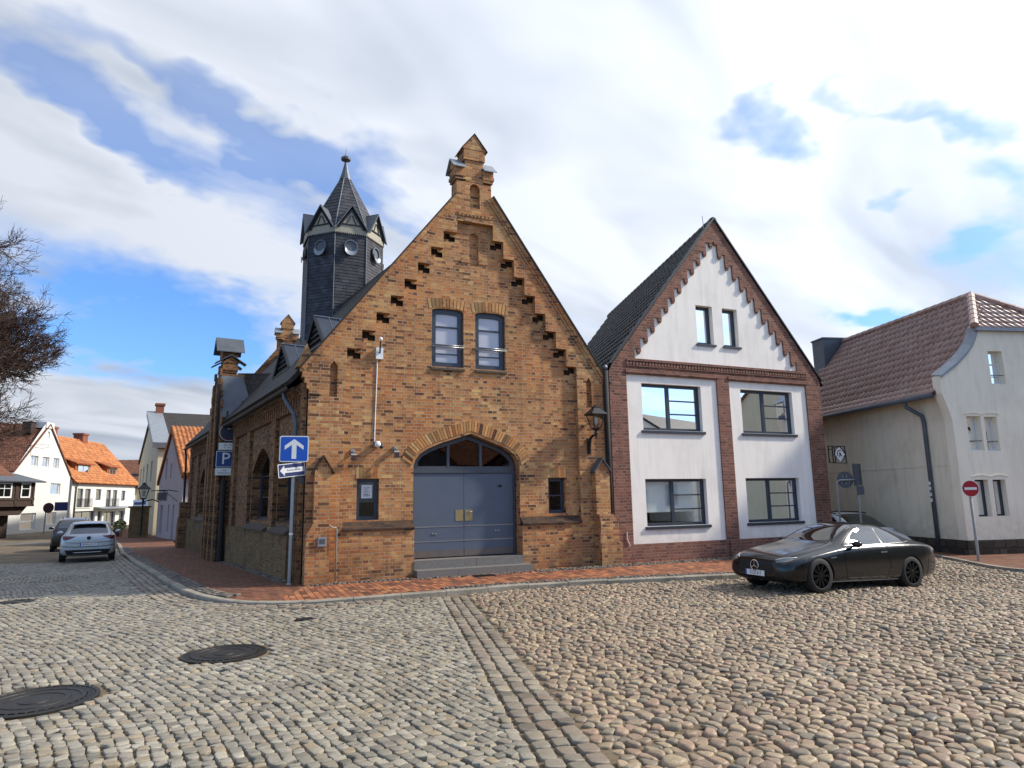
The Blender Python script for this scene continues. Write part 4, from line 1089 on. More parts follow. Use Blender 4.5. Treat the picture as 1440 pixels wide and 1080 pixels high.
# slate tower on the ridge
TX = sh(1.6, 11.4, 0); TA0 = R(24)
def ring(r, z, n=8, off=TA0): return [(TX.x+r*math.cos(off+k*2*math.pi/n), TX.y+r*math.sin(off+k*2*math.pi/n), z) for k in range(n)]
mb = MB(); zz = 6.0; i = 0; rt = 1.60
while zz < 12.3:
    h = min(.125, 12.3-zz); a, b = ring(rt+.013, zz), ring(rt, zz+h+.010); c0 = ring(rt-.01, zz)
    mb.add(c0+a+b, [(8+k, 8+(k+1) % 8, 16+(k+1) % 8, 16+k) for k in range(8)]+[(k, (k+1) % 8, 8+(k+1) % 8, 8+k) for k in range(8)]); zz += .125
tower = mb.build('tower', slate, BH)
ms_ = MB()
for k in range(8):
    a = TA0+k*math.pi/4; ms_.tube([(TX.x+(rt+.03)*math.cos(a), TX.y+(rt+.03)*math.sin(a), 6), (TX.x+(rt+.02)*math.cos(a), TX.y+(rt+.02)*math.sin(a), 12.3)], .016, 5)
ms_.build('corner_strip', zinc, tower)
# eaves board with a toothed lower edge, cream
mb = MB()
for k in range(8):
    p, q = [Vector(v) for v in (ring(rt+.07, 12.30)[k], ring(rt+.07, 12.30)[(k+1) % 8])]
    d = q-p; mb.quad(p, q, q+Vector((0, 0, .16)), p+Vector((0, 0, .16)))
    for t in range(16):
        a, b = p+d*(t/16), p+d*((t+1)/16); mb.add([a, b, (a+b)/2+Vector((0, 0, -.085))], [(0, 1, 2)])
mb.build('eaves_board', cream_w, tower)
# eight gablets
ro = rt+.20
gz = MB(); gc = MB(); gd = MB()
for k in range(8):
    a0, a1 = TA0+k*math.pi/4, TA0+(k+1)*math.pi/4; am = (a0+a1)/2; nd = Vector((math.cos(am), math.sin(am), 0)); td = Vector((-nd.y, nd.x, 0))
    hw = ro*math.sin(math.pi/8); base = Vector((TX.x, TX.y, 0))+nd*(ro*math.cos(math.pi/8))
    A, B, T = base-td*hw+Vector((0, 0, 12.36)), base+td*hw+Vector((0, 0, 12.36)), base+Vector((0, 0, 13.44))
    inn = Vector((TX.x, TX.y, 13.44))+nd*.9
    for P in (A, B):
        slab(gz, P, T, inn, Vector((TX.x, TX.y, 12.75))+(P-Vector((TX.x, TX.y, P.z)))*.70, .035)
    f = nd*-.12; A2, B2, T2 = A+f+td*.2+Vector((0, 0, .1)), B+f-td*.2+Vector((0, 0, .1)), T+f-Vector((0, 0, .2))
    gc.add([A2, B2, T2], [(0, 1, 2)])
    gd.tube([A2.lerp(T2, .2)+nd*.02, A2.lerp(T2, .2).lerp(B2.lerp(T2, .2), 1)+nd*.02], .03, 4)
    c = (A2+B2+T2)/3+nd*.02
    for s in (-1, 1): gd.tube([c+td*s*.2-Vector((0, 0, .12)), c+td*s*.03+Vector((0, 0, .28))], .022, 4)
    for s, P in ((-1, A2), (1, B2)): gd.tube([P+nd*.02, T2+nd*.02], .035, 4)
gz.build('gablet_roof', zinc, tower); gc.build('gablet_board', cream_w, tower); gd.build('gablet_tracery', lead, tower)
# round windows
def oculus(k, z, r):
    a0, a1 = TA0+k*math.pi/4, TA0+(k+1)*math.pi/4; am = (a0+a1)/2; nd = Vector((math.cos(am), math.sin(am), 0)); td = Vector((-nd.y, nd.x, 0))
    o = Vector((TX.x, TX.y, z))+nd*((rt+.03)*math.cos(math.pi/8)); M = basis(tuple(o), tuple(td), tuple(-nd))
    m1 = MB(M); m1.lathe([(r+.06, -.03), (r+.05, -.08), (r, -.08), (r-.03, .03)], (0, 0, 0), 24, 'y'); f = m1.build('round_window', zinc, tower, smooth=False)
    m3 = MB(M); n_ = 16; arc_ = [(R(195+150*i/n_), .15*math.sin(math.pi*i/n_)) for i in range(n_+1)]
    m3.add([(rr_*math.cos(a), -.09+dy, rr_*math.sin(a)) for a, w in arc_ for rr_, dy in ((r-.01, 0.0), (r+.02+w, -.05))], [(2*i, 2*i+1, 2*i+3, 2*i+2) for i in range(n_)]); m3.build('sill_crescent', zinc_l, f)
    m2 = MB(M); m2.lathe([(.0005, -.025), (r, -.03)], (0, 0, 0), 20, 'y'); m2.build('pane', zinc, f)
for k in range(8): oculus(k, 11.72, .22)
# steep spire
mb = MB(); z0, r0, z1, r1 = 12.45, 1.64, 15.25, .20; n = 16
for i in range(n):
    t0, t1 = i/n, (i+1)/n
    ra, rb = r0+(r1-r0)*t0, r0+(r1-r0)*t1; mb.add(ring(ra-.0, z0+(z1-z0)*t0)+ring(ra+.02, z0+(z1-z0)*t0)+ring(rb, z0+(z1-z0)*t1+.01), [(k, (k+1) % 8, 8+(k+1) % 8, 8+k) for k in range(8)]+[(8+k, 8+(k+1) % 8, 16+(k+1) % 8, 16+k) for k in range(8)])
mb.build('spire', slate, tower)
mb = MB()
for k in range(8): mb.tube([ring(r0+.02, z0)[k], ring(r1+.02, z1)[k]], .018, 4)
mb.build('spire_rib', zinc_l, tower)
mb = MB(); mb.lathe([(.26, 15.2), (.24, 15.26), (.14, 15.6), (.055, 15.98), (.05, 16.05), (.10, 16.08), (.20, 16.13), (.21, 16.22), (.12, 16.30), (.03, 16.34), (.012, 16.5), (.002, 16.75)], (TX.x, TX.y, 0), 10); mb.build('finial', zinc, tower)

# ------------------------------------------------------------------ pantiled slope
def tile_roof(name, O, A, B, w, h, mat, par, tw=.23, th=.34, amp=.035, skew=0.0, clip=None, nsub=5, lift=.03):
    """A along the eave, B up the slope (units); skew slides rows sideways so that sheared roofs keep whole tiles"""
    O, A, B = Vector(O), Vector(A).normalized(), Vector(B).normalized(); Nn = A.cross(B).normalized()
    if Nn.z < 0: Nn = -Nn
    nc, nr = max(1, round(w/tw)), max(1, round(h/th)); tw, th = w/nc, h/nr; ov = .05
    prof = []
    for k in range(nsub+1):
        t = k/nsub; prof.append(amp*(math.sin(math.pi*min(1, t/.62)) if t < .62 else -.45*math.sin(math.pi*(t-.62)/.38)))
    V, F = [], []
    for r in range(nr):
        b0, b1 = r*th-ov, (r+1)*th
        for c in range(nc):
            if clip and not inside(clip, (c+.5)*tw+skew*(r+.5)*th, (r+.5)*th): continue
            jx, jz = random.uniform(-.004, .004), random.uniform(-.004, .006); o = len(V)
            for (b, l) in ((b0, -.012), (b0, lift+jz), (b1, .0+jz)):
                for k in range(nsub+1):
                    V.append(O+A*(c*tw+k*tw/nsub+skew*b+jx)+B*b+Nn*(prof[k]+l+.0))
            n1 = nsub+1
            for k in range(nsub):
                F.append((o+k, o+k+1, o+n1+k+1, o+n1+k)); F.append((o+n1+k, o+n1+k+1, o+2*n1+k+1, o+2*n1+k))
    return np_mesh(name, np.array([tuple(v) for v in V]), np.array(F), mat, par, smooth=False)
def ridge_tiles(name, P, Q, mat, par, r=.11, l=.38):
    mb = MB(); P, Q = Vector(P), Vector(Q); n = max(1, int((Q-P).length/l)); d = (Q-P)/n
    for i in range(n): mb.tube([P+d*i, P+d*(i+1.06)], [r*1.06, r*.94], 8)
    return mb.build(name, mat, par)

# ------------------------------------------------------------------ white house with red brick bands
KW = 1.033
WH = thing('white_gabled_house', 'white rendered gabled house framed in dark red brick beside the firehouse', 'building', (2.943*KW, 17.778*KW, EYE*(1-KW)), RZ_F); WH.scale = (KW, KW, KW)
WW = Vector((.262, .965, 0))
def wsh(u, v, z): return Vector((u, 0, z))+WW*v
AP = (3.585, 10.13)
X0, X1, ZE = -.36, 7.40, 5.45
tri = [(.50, 5.61)]
cl_ = [(.640+.2525*i, 5.80+.3155*i) for i in range(12)]
cr_ = [(6.34-.2605*i, 5.80+.3155*i) for i in range(11)]
for i, (u, z) in enumerate(cl_):
    u0 = .50 if i == 0 else u-.105
    tri += [(u0, z+.17), (u+.02, z+.17)]
# clean stepped outline: underside of each brick step, then up
tri = [(.50, 5.61)]
for i in range(12): 
    u, z = cl_[i]; a = .5 if i == 0 else cl_[i-1][0]+.065
    tri += [(a if i else .5, z+.10), (u+.065, z+.10)]
tri += [(3.525, 9.43), (3.66, 9.43)]
for i in range(10, -1, -1):
    u, z = cr_[i]; a = 6.50 if i == 0 else cr_[i-1][0]-.065
    tri += [(u-.065, z+.10), (a, z+.10)]
tri += [(6.50, 5.61)]
PL, PR, = (.19, 3.30), (3.74, 6.80)
holes = [tri, rect(PL[0], PL[1], .62, 5.16), rect(PR[0], PR[1], .62, 5.16)]
rake_l = lambda z: -.20+(z-5.45)*(AP[0]+.20)/(AP[1]-5.45)
outer = [(X0, 0), (X1, 0), (X1, 5.35), (7.33, 5.48), AP, (-.22, 5.45), (X0, 5.2)]
mb = MB(); mb.holed(outer, holes, 0, .06, rim=True); mb.build('brick_frame', brick_r, WH)
wins = [(.70, 2.73, 3.64, 4.94), (4.20, 6.235, 3.64, 4.94), (.675, 2.72, 1.06, 2.315), (4.155, 6.22, 1.06, 2.325), (2.735, 3.345, 6.22, 7.38), (3.72, 4.295, 6.22, 7.38)]
mb = MB(); mb.holed([(.1, .3), (7, .3), (7, 5.5), (6.8, 5.6), (3.6, 9.7), (.1, 5.6)], [rect(*w) for w in wins], .05, .34); mb.build('render_wall', white_r, WH)
for u, z in cl_+cr_: mb = MB(); mb.box(u-.06, u+.06, -.02, .052, z, z+.10); mb.box(u-.04, u+.04, -.01, .052, z-.05, z); mb.build('corbel', brick_r, WH)
mb = MB(); mb.box(3.53, 3.65, -.03, .052, 9.33, 9.43); mb.build('corbel', brick_r, WH)
# moulded brick bands
for a, b in ((PL[0]-.03, PL[1]+.03), (PR[0]-.03, PR[1]+.03)):
    mb = MB(); mb.box(a, b, -.035, .002, 5.20, 5.285); mb.box(a, b, -.02, .002, 5.165, 5.198)
    mb.build('moulded_band', brick_r, WH)
for b0 in ((.2, 6.85),):
    mb = MB(); k = b0[0]
    while k < b0[1]: mb.box(k, k+.07, -.03, .002, 5.42, 5.53); k += .105
    mb.box(.2, 6.85, -.045, .002, 5.535, 5.575); mb.box(.2, 6.85, -.025, .002, 5.385, 5.415); mb.build('dentil_band', brick_r, WH)
for a, b in ((X0-.02, .13), (3.36, 3.69), (6.86, X1+.02)):
    mb = MB(); mb.box(a, b, -.05, .002, 0, .58); mb.build('pier_foot', brick_r, WH)
for i, (a, b, c, d) in enumerate(wins):
    if i < 4:
        m_ = a+.47*(b-a)
        up = i < 2
        hms = [(d-.44, m_, b-.05, .035), (d-.82, m_, b-.05, .035)]
        window(WH, a, b, c, d, .17, vm=[(m_, c+.04, d-.04, .10)], hm=hms, fw=.075, sill=(.17, .085, .06, anthr), blind=None if up else (c+.36, blindm), mg=glass_hi if up else glass, depth=.08, back=1.2 if up else None)
    else:
        window(WH, a, b, c, d, .20, fw=.075, sill=(.2, .07, .05, anthr), mg=glass_hi, depth=.08, back=1.0)
# roof
VD = 11.0
la = Vector((-.33, 0, 5.36)); lv = Vector((AP[0]-la.x, 0, AP[1]+.05-la.z))
def skew_of(A, up):
    """slope vector in the gable plane = skew along the eave plus a true perpendicular"""
    A = A.normalized(); k = up.dot(A); return k, up-A*k
for s, foot in ((-1, (-.33, 5.31)), (1, (7.50, 5.24))):
    up = Vector((AP[0]-foot[0], 0, AP[1]-.05-foot[1])); k, pb = skew_of(WW, up); h = pb.length
    O = Vector((foot[0], .0, foot[1]))
    mb = MB(); slab(mb, O+Vector((0, .04, -.04)), O+WW*VD+Vector((0, 0, -.04)), O+WW*VD+up+Vector((0, 0, -.04)), O+up+Vector((0, .04, -.04)), .09); ro_ = mb.build('roof', roof_dark, WH)
    tile_roof('roof_tiles', O, WW, pb, VD, h, tile_w, ro_, tw=.26, th=.36, amp=.05, skew=k/h, lift=.035)
ridge_tiles('ridge', Vector((AP[0], .0, AP[1]-.01)), Vector((AP[0], .0, AP[1]-.01))+WW*VD, tile_w, WH)
mb = MB()
for foot, s in (((-.30, 5.40), -1), ((7.47, 5.33), 1)):
    A, B = Vector(foot), Vector((AP[0], AP[1]+.03)); d = (B-A).normalized(); n = Vector((-d.y, d.x)) if s < 0 else Vector((d.y, -d.x))
    mb.prism([tuple(A), tuple(B), tuple(B+n*.04), tuple(A+n*.04)], -.05, .08)
mb.build('verge', lead, WH)
mb = MB()
for u, lo in ((X0, -1), (X1, 1)):
    a, b = Vector((u, .06, 0)), wsh(u, VD, 0); mb.quad((a.x, a.y, -.4), (b.x, b.y, -.4), (b.x, b.y, 5.3), (a.x, a.y, 5.3))
a, b = wsh(X0, VD, 0), wsh(X1, VD, 0); c = wsh(AP[0], VD, 0)
mb.add([(a.x, a.y, -.4), (b.x, b.y, -.4), (b.x, b.y, 5.3), (c.x, c.y, AP[1]), (a.x, a.y, 5.3)], [(0, 1, 2, 3, 4)])
mb.build('side_wall', brick_dark, WH)
downpipe([(-.49, -.02, 5.2), (-.49, -.02, .12)], .075, WH, post_d)
g = MB(); g.tube([wsh(-.5, -.08, 5.28), wsh(-.5, 8, 5.28)], .075, 8); g.build('gutter', zinc, WH, smooth=True)
g = MB(); g.tube([(3.55, .4, 10.0), (3.52, .4, 10.42)], .012, 5); g.build('aerial', steel, WH)
g = MB(); g.tube([(-.02, -.02, .95), (-.02, -.02, .75), (.05, -.02, .62), (.05, -.02, .1)], .014, 6); g.build('cable', sign_w, WH)

# hanging sign at its right corner
HS = thing('hanging_sign', 'square iron hanging sign with a white diamond emblem beside the white house', 'sign', (0, 0, 0))
HS.matrix_world = Matrix.Translation((2.943*KW, 17.778*KW, EYE*(1-KW))) @ Matrix.Rotation(RZ_F, 4, 'Z') @ Matrix.Scale(KW, 4) @ Matrix.Translation((7.40, -.10, 2.77)) 
mb = MB()
def bar(mb, p, q, r=.016): mb.tube([p, q], r, 4)
for p, q in (((0, 0, 0), (0, 0, .52)), ((0, 0, .52), (.72, 0, .52)), ((0, 0, .02), (.2, 0, .02)), ((.17, 0, 0), (.17, 0, .52)), ((.17, 0, 0), (.74, 0, .0)), ((.73, 0, 0), (.71, 0, .52)), ((.17, 0, .47), (.5, 0, .5)), ((.27, 0, .0), (.26, 0, .47)), ((.0, 0, .42), (.17, 0, .42)), ((.52, 0, .5), (.72, 0, .3)), ((.72, 0, .27), (.5, 0, .02)), ((.17, 0, .26), (.27, 0, .26))): bar(mb, p, q)
mb.build('bracket', black_m, HS)
mb = MB(); mb.prism([(.25, .27), (.46, .03), (.67, .27), (.46, .50)], -.02, .02); dm = mb.build('diamond_panel', sign_w, HS)
mb = MB()
arc = lambda r, a0, a1, n=14: [(.46+r*math.cos(R(a0+(a1-a0)*i/n)), .27+r*math.sin(R(a0+(a1-a0)*i/n))) for i in range(n+1)]
o1, i1 = arc(.135, 65, 200), arc(.105, 65, 200); mb.prism(o1+i1[::-1], -.026, -.02); mb.build('emblem_arc', plain('emblem brown', '#7b3b2a', .6), dm)
mb = MB(); mb.prism([(.39, .20), (.45, .26), (.42, .31), (.455, .335), (.50, .30), (.49, .275), (.56, .20), (.51, .215), (.47, .245), (.44, .20)], -.026, -.02); mb.build('emblem_figure', sign_k, dm)

# ------------------------------------------------------------------ cream house on the right
CH = thing('cream_house', 'cream rendered house with brown red pantiles and a half hipped gable', 'building', (12.850, 19.380, 0), R(8.6))
CD, CWd = 9.0, 5.75
def cprof():
    """gable outline of the left edge, x from the corner to the half hip"""
    return [(0, -.1), (0, 3.84), (-.05, 4.1), (-.10, 4.26), (-.24, 4.70), (-.25, 5.2), (.0, 5.36), (.38, 5.62), (.62, 5.83), (.80, 6.0), (.94, 6.16), (1.05, 6.34), (1.13, 6.5), (1.2, 6.68)]
lp = cprof(); rp = [(CWd-.0-x, z) for x, z in lp[::-1]]
cw = [(1.47, 1.955, 4.98, 5.99), (.465, .93, 3.02, 4.02), (1.045, 1.46, 3.0, 4.0), (.46, .90, 1.12, 2.17), (1.05, 1.465, 1.13, 2.165), (3.8, 4.25, 4.98, 5.99), (3.0, 3.45, 3.0, 4.0), (3.6, 4.05, 3.0, 4.0), (3.0, 3.45, 1.12, 2.17), (3.6, 4.05, 1.12, 2.17)]
mb = MB(); mb.holed(lp+rp, [rect(*w) for w in cw], 0, .26, rim=False)
n_ = len(lp)
loop = lp+rp
mb.add([(x, 0, z) for x, z in loop]+[(x, .30, z) for x, z in loop], [(i, (i+1) % len(loop), len(loop)+(i+1) % len(loop), len(loop)+i) for i in range(len(loop))])
mb.build('gable_wall', cream_p, CH)
mb = MB(); mb.quad((.001, .30, .44), (.001, CD, .44), (.001, CD, 4.72), (.001, .30, 4.72)); mb.quad((CWd, .3, -.3), (CWd, CD, -.3), (CWd, CD, 4.7), (CWd, .3, 4.7)); mb.add([(0, CD, -.3), (CWd, CD, -.3), (CWd, CD, 4.7), (CWd/2, CD, 8), (0, CD, 4.7)], [(0, 1, 2, 3, 4)])
mb.box(-.012, .0, .3, CD, 2.60, 2.625)
mb.build('side_wall', cream_r, CH)
mb = MB(); mb.box(-.05, CWd+.05, -.05, CD, -.6, .44); mb.box(-.03, CWd+.03, -.03, CD, .44, .47); mb.build('plinth', rubble, CH)
for i, (a, b, c, d) in enumerate(cw):
    w = window(CH, a, b, c, d, .17, hm=[((c+d)/2+.12, a+.05, b-.05, .04)] if i in (0, 5) else [(c+.30, a+.04, b-.04, .04)] if i in (1, 2, 6, 7) else [], fw=.05, mf=white_p if i not in (3, 4, 8, 9) else anthr, mg=glass, blind=(c+.55*(d-c), blindm) if i in (0, 1, 2) else None, sill=(.03, .05, .04, stone_d), depth=.06)
    if i in (0, 1, 2, 5, 6, 7):
        k = MB(); k.tube([(a, .06, c+.28), (b, .06, c+.28)], .016, 6); k.build('guard_bar', steel, w)
for a, b, z in ((.40, 1.56, 4.06), (.40, 1.56, 2.24), (2.94, 4.1, 4.06), (2.94, 4.1, 2.24)):
    mb = MB()
    for k in range(10):
        t0, t1 = k/10, (k+1)/10; f = lambda t: (a+(b-a)*t, z+.05*abs(math.sin(2*math.pi*t)))
        (xa, za), (xb, zb) = f(t0), f(t1); mb.add([(xa, -.02, za), (xb, -.02, zb), (xb, -.02, zb+.03), (xa, -.02, za+.03), (xa, .01, za), (xb, .01, zb), (xb, .01, zb+.03), (xa, .01, za+.03)], [(0, 1, 2, 3), (0, 4, 5, 1), (3, 2, 6, 7)])
    mb.build('drip_mould', cream_p, CH)
# roof: flared foot, main slopes, half hips
RX, RZ_, HD = CWd/2, 8.27, 1.76
EZ = 4.74; fx, fz = .25, 5.15
for s in (-1, 1):
    f = (lambda x: x) if s < 0 else (lambda x: CWd-x)
    e, k, rr = Vector((f(-.33), .22, EZ)), Vector((f(fx), .22, fz)), Vector((f(RX), .22, RZ_))
    A = Vector((0, 1, 0)); up1, up2 = k-e, rr-k
    mb = MB(); slab(mb, e, e+A*(CD-.2), k+A*(CD-.2), k, .08); slab(mb, k+Vector((0, 1.6, 0)), k+A*(CD-.2), rr+A*(CD-.2), rr+Vector((0, 1.6, 0)), .08); ro_ = mb.build('roof', roof_brown, CH)
    tile_roof('flared_tiles', e, A, up1, CD-.2, up1.length, tile_c, ro_, tw=.23, th=.33, amp=.04)
    hl = up2.length; hz = (6.72-fz)/(RZ_-fz)*hl
    cp_ = [(-.1, -.2), (CD, -.2), (CD, hl+.1), (HD-.22, hl+.1), (-.1, hz)]
    tile_roof('roof_tiles', k, A, up2, CD-.2, hl, tile_c, ro_, tw=.23, th=.33, amp=.04, clip=cp_)
for y0, s in ((-.05, 1), (CD+.05, -1)):
    if s < 0: continue
    A, B = Vector((1.0, y0, 6.70)), Vector((CWd-1.0, y0, 6.70)); T = Vector((RX, HD, RZ_)); up = T-(A+B)/2; hl = up.length; w = B.x-A.x
    mb = MB(); mb.add([A, B, T], [(0, 1, 2)]); h_ = mb.build('half_hip', roof_brown, CH)
    tile_roof('hip_tiles', A, (1, 0, 0), up, w, hl, tile_c, h_, tw=.23, th=.33, amp=.04, clip=[(-.05, -.1), (w+.05, -.1), (w/2, hl+.15)])
    ridge_tiles('hip_ridge', A+Vector((.1, 0, .05)), T+Vector((0, 0, .04)), tile_c, CH, .12); ridge_tiles('hip_ridge', B+Vector((-.1, 0, .05)), T+Vector((0, 0, .04)), tile_c, CH, .12)
    mb = MB(); mb.box(1.1, CWd-1.1, -.13, .02, 6.6, 6.69); mb.build('gutter', zinc_l, CH)
ridge_tiles('ridge', (RX, HD, RZ_+.04), (RX, CD, RZ_+.04), tile_c, CH, .13)
# zinc flashing over the curved verge
mb = MB(); pr = [p for p in lp if p[1] > 5.15]+[(1.28, 6.74)]
for (x0, z0), (x1, z1) in zip(pr[:-1], pr[1:]): mb.add([(x0, -.05, z0+.02), (x1, -.05, z1+.02), (x1, .34, z1+.10), (x0, .34, z0+.10), (x0, -.05, z0-.06), (x1, -.05, z1-.06)], [(0, 1, 2, 3), (0, 4, 5, 1)])
mb.build('verge_flashing', zinc_l, CH)
g = MB(); g.tube([(-.42, .2, 4.66), (-.42, CD, 4.66)], .075, 8); g.build('gutter', zinc, CH, smooth=True)
pipe = downpipe([(-.42, 1.32, 4.6), (-.38, 1.30, 4.45), (-.10, 1.05, 4.15), (-.07, 1.03, 3.95), (-.07, 1.03, .06)], .06, CH, zinc)
sk = MB()
for z in (1.55, 1.72, 1.9, 2.05): sk.box(-.14, -.125, .985, 1.07, z, z+.1)
sk.build('sticker', sign_w, pipe)
mb = MB(); mb.box(1.9, 3.0, 8.5, 9.3, 6.9, 8.42); mb.box(1.86, 3.04, 8.46, 9.34, 8.42, 8.48); ch_ = mb.build('chimney', zinc, CH)

# ------------------------------------------------------------------ cars
def fine_patch(bvh, poly, f, mat, name, par, step=.06, off=.004, thick=0):
    """lay a polygon given in two coordinates onto the body; f(a,b) gives ray origin and direction"""
    pts = []; n = len(poly)
    for i in range(n):
        a, b = Vector(poly[i]), Vector(poly[(i+1) % n]); k = max(1, int((b-a).length/step))
        for j in range(k): pts.append(a.lerp(b, j/k))
    nb = len(pts); xs_ = [p.x for p in pts]; ys_ = [p.y for p in pts]
    gx = np.arange(min(xs_)+step/2, max(xs_), step); gy = np.arange(min(ys_)+step/2, max(ys_), step)
    pl2 = [(p.x, p.y) for p in pts]
    for x in gx:
        for y in gy:
            if inside(pl2, x, y) and min((Vector((x, y))-p).length for p in pts) > step*.35: pts.append(Vector((x, y)))
    vv, ee, ff, *_ = geometry.delaunay_2d_cdt(pts, [], [list(range(nb))], 1, 1e-5)
    out = []; ok = []
    for v in vv:
        o, d = f(v.x, v.y); h = bvh.ray_cast(Vector(o), Vector(d))
        if h[0] is None: ok.append(False); out.append(Vector(o)); continue
        nn = h[1] if h[1].dot(Vector(d)) < 0 else -h[1]
        out.append(h[0]+nn*off); ok.append(True)
    ff = [q for q in ff if all(ok[i] for i in q)]
    mb = MB(); mb.add(out, ff); return mb.build(name, mat, par, smooth=True)
def fine_line(bvh, path, f, r, mat, name, par, step=.05, off=.002, n=5):
    P = [Vector(p) for p in path]; pts = []
    for a, b in zip(P[:-1], P[1:]):
        k = max(1, int((b-a).length/step))
        for j in range(k): pts.append(a.lerp(b, j/k))
    pts.append(P[-1]); out = []
    for v in pts:
        o, d = f(v.x, v.y); h = bvh.ray_cast(Vector(o), Vector(d))
        if h[0] is not None: out.append(h[0]-Vector(d)*off)
    if len(out) < 2: return None
    mb = MB(); mb.tube(out, r, n); return mb.build(name, mat, par, smooth=True)
def side(s): return lambda x, z: ((x, s*3.0, z), (0, -s, 0))
def top(y, x): return (x, y, 4.0), (0, 0, -1)
def front(y, z): return (-3.0, y, z), (1, 0, 0)
def rear(L): return lambda y, z: ((L+3.0, y, z), (-1, 0, 0))
def car_body(st, paint, par, wheels, wr, name='body'):
    """loft through stations x,w,zb,zs,zt,wt; subdivided; wheel openings cut"""
    mb = MB(); K = []
    for (x, w, zb, zs, zt, wt) in st:
        g = w*.90
        half = [(0, zb), (w*.72, zb), (w*.95, zb+.05), (w*1.0, zb+.22*(zs-zb)+.06), (w*1.0, zs-.35*(zs-zb)), (w*.985, zs-.10*(zs-zb)), (w*.945, zs), (g+(wt-g)*.10, zs+(zt-zs)*.13), (g+(wt-g)*.55, zs+(zt-zs)*.55), (wt+(g-wt)*.06, zs+(zt-zs)*.90), (wt*.80, zt-.012), (wt*.4, zt), (0, zt+.004)]
        K.append([(x, y, z) for y, z in half]+[(x, -y, z) for y, z in half[-2:0:-1]])
    n = len(K[0]); vs = [v for r in K for v in r]
    fs = [(i*n+k, i*n+(k+1) % n, (i+1)*n+(k+1) % n, (i+1)*n+k) for i in range(len(K)-1) for k in range(n)]
    for base, ring_ in ((0, K[0]), ((len(K)-1)*n, K[-1])):
        c = len(vs); vs.append(tuple(sum(v[i] for v in ring_)/n for i in range(3)))
        fs += [(base+(k+1) % n, base+k, c) if base == 0 else (base+k, base+(k+1) % n, c) for k in range(n)]
    mb.add(vs, fs); o = mb.build(name, paint, par, smooth=True)
    sm = o.modifiers.new('s', 'SUBSURF'); sm.levels = 2; sm.render_levels = 2
    cut = MB()
    W2 = max(s[1] for s in st)+.1
    for x in wheels:
        for s in (-1, 1):
            cut.lathe([(.001, s*(W2-.42)), (wr, s*(W2-.42)), (wr, s*W2), (.001, s*W2)], (x, 0, wr-.045), 32, 'y')
    co = cut.build('cutter', trim_b); co.parent = par
    bm_ = o.modifiers.new('b', 'BOOLEAN'); bm_.object = co; bm_.operation = 'DIFFERENCE'; bm_.solver = 'EXACT'
    try: bm_.material_mode = 'TRANSFER'
    except Exception: pass
    bpy.context.view_layer.update(); dg = bpy.context.evaluated_depsgraph_get()
    me = bpy.data.meshes.new_from_object(o.evaluated_get(dg)); o.modifiers.clear(); o.data = me
    bpy.data.objects.remove(co)
    me.polygons.foreach_set('use_smooth', [True]*len(me.polygons))
    try: me.set_sharp_from_angle(angle=R(48))
    except Exception: pass
    bvh = BVHTree.FromPolygons([v.co.copy() for v in me.vertices], [tuple(p.vertices) for p in me.polygons])
    return o, bvh
def wheel(par, x, y, r, w, spokes=10, rim=rim_d, lip=rim_s):
    s = 1 if y > 0 else -1; mb = MB()
    mb.lathe([(r*.70, -w/2), (r*.93, -w/2), (r*.985, -w*.40), (r, -w*.25), (r, w*.25), (r*.985, w*.40), (r*.93, w/2), (r*.70, w/2), (r*.68, 0), (r*.70, -w/2)], (x, y, r), 36, 'y')
    t = mb.build('wheel', rubber, par, smooth=True)
    m2 = MB(); o = s*w/2
    m2.lathe([(r*.72, o*.2), (r*.72, o*.98), (r*.68, o*.98), (r*.66, o*.2)], (x, y, r), 36, 'y'); m2.lathe([(.0005, o*.10), (r*.70, o*.10)], (x, y, r), 36, 'y', 1)
    for k in range(spokes):
        a = 2*math.pi*k/spokes
        for q in (-.09, .09):
            p0 = Vector((x+.05*math.cos(a), y+o*.80, r+.05*math.sin(a))); p1 = Vector((x+r*.68*math.cos(a+q), y+o*.86, r+r*.68*math.sin(a+q))); m2.tube([p0, p1], [.022, .014], 4, 0)
    m2.lathe([(.0005, o*.98), (.045, o*.95), (.06, o*.8), (.06, o*.2)], (x, y, r), 14, 'y', 0)
    m2.lathe([(r*.685, o*.985), (r*.71, o*1.0), (r*.72, o*.97)], (x, y, r), 36, 'y', 2)
    m2.build('rim', [rim, black_m, lip], t, smooth=False)
    return t
def mirror_(par, x, y, z, paint, s):
    mb = MB(); prof = [(.0005, -.085), (.05, -.08), (.075, -.04), (.08, .02), (.065, .06), (.0005, .075)]
    M = Matrix.Translation((x, y+s*.11, z)) @ Matrix.Diagonal((.9, 1.35, .9, 1)); m1 = MB(M); m1.lathe(prof, (0, 0, 0), 14, 'x'); o = m1.build('wing_mirror', paint, par, smooth=True)
    mb.tube([(x-.0, y-s*.03, z-.06), (x, y+s*.05, z-.045)], .022, 6); mb.build('mirror_stalk', trim_b, o)
    return o

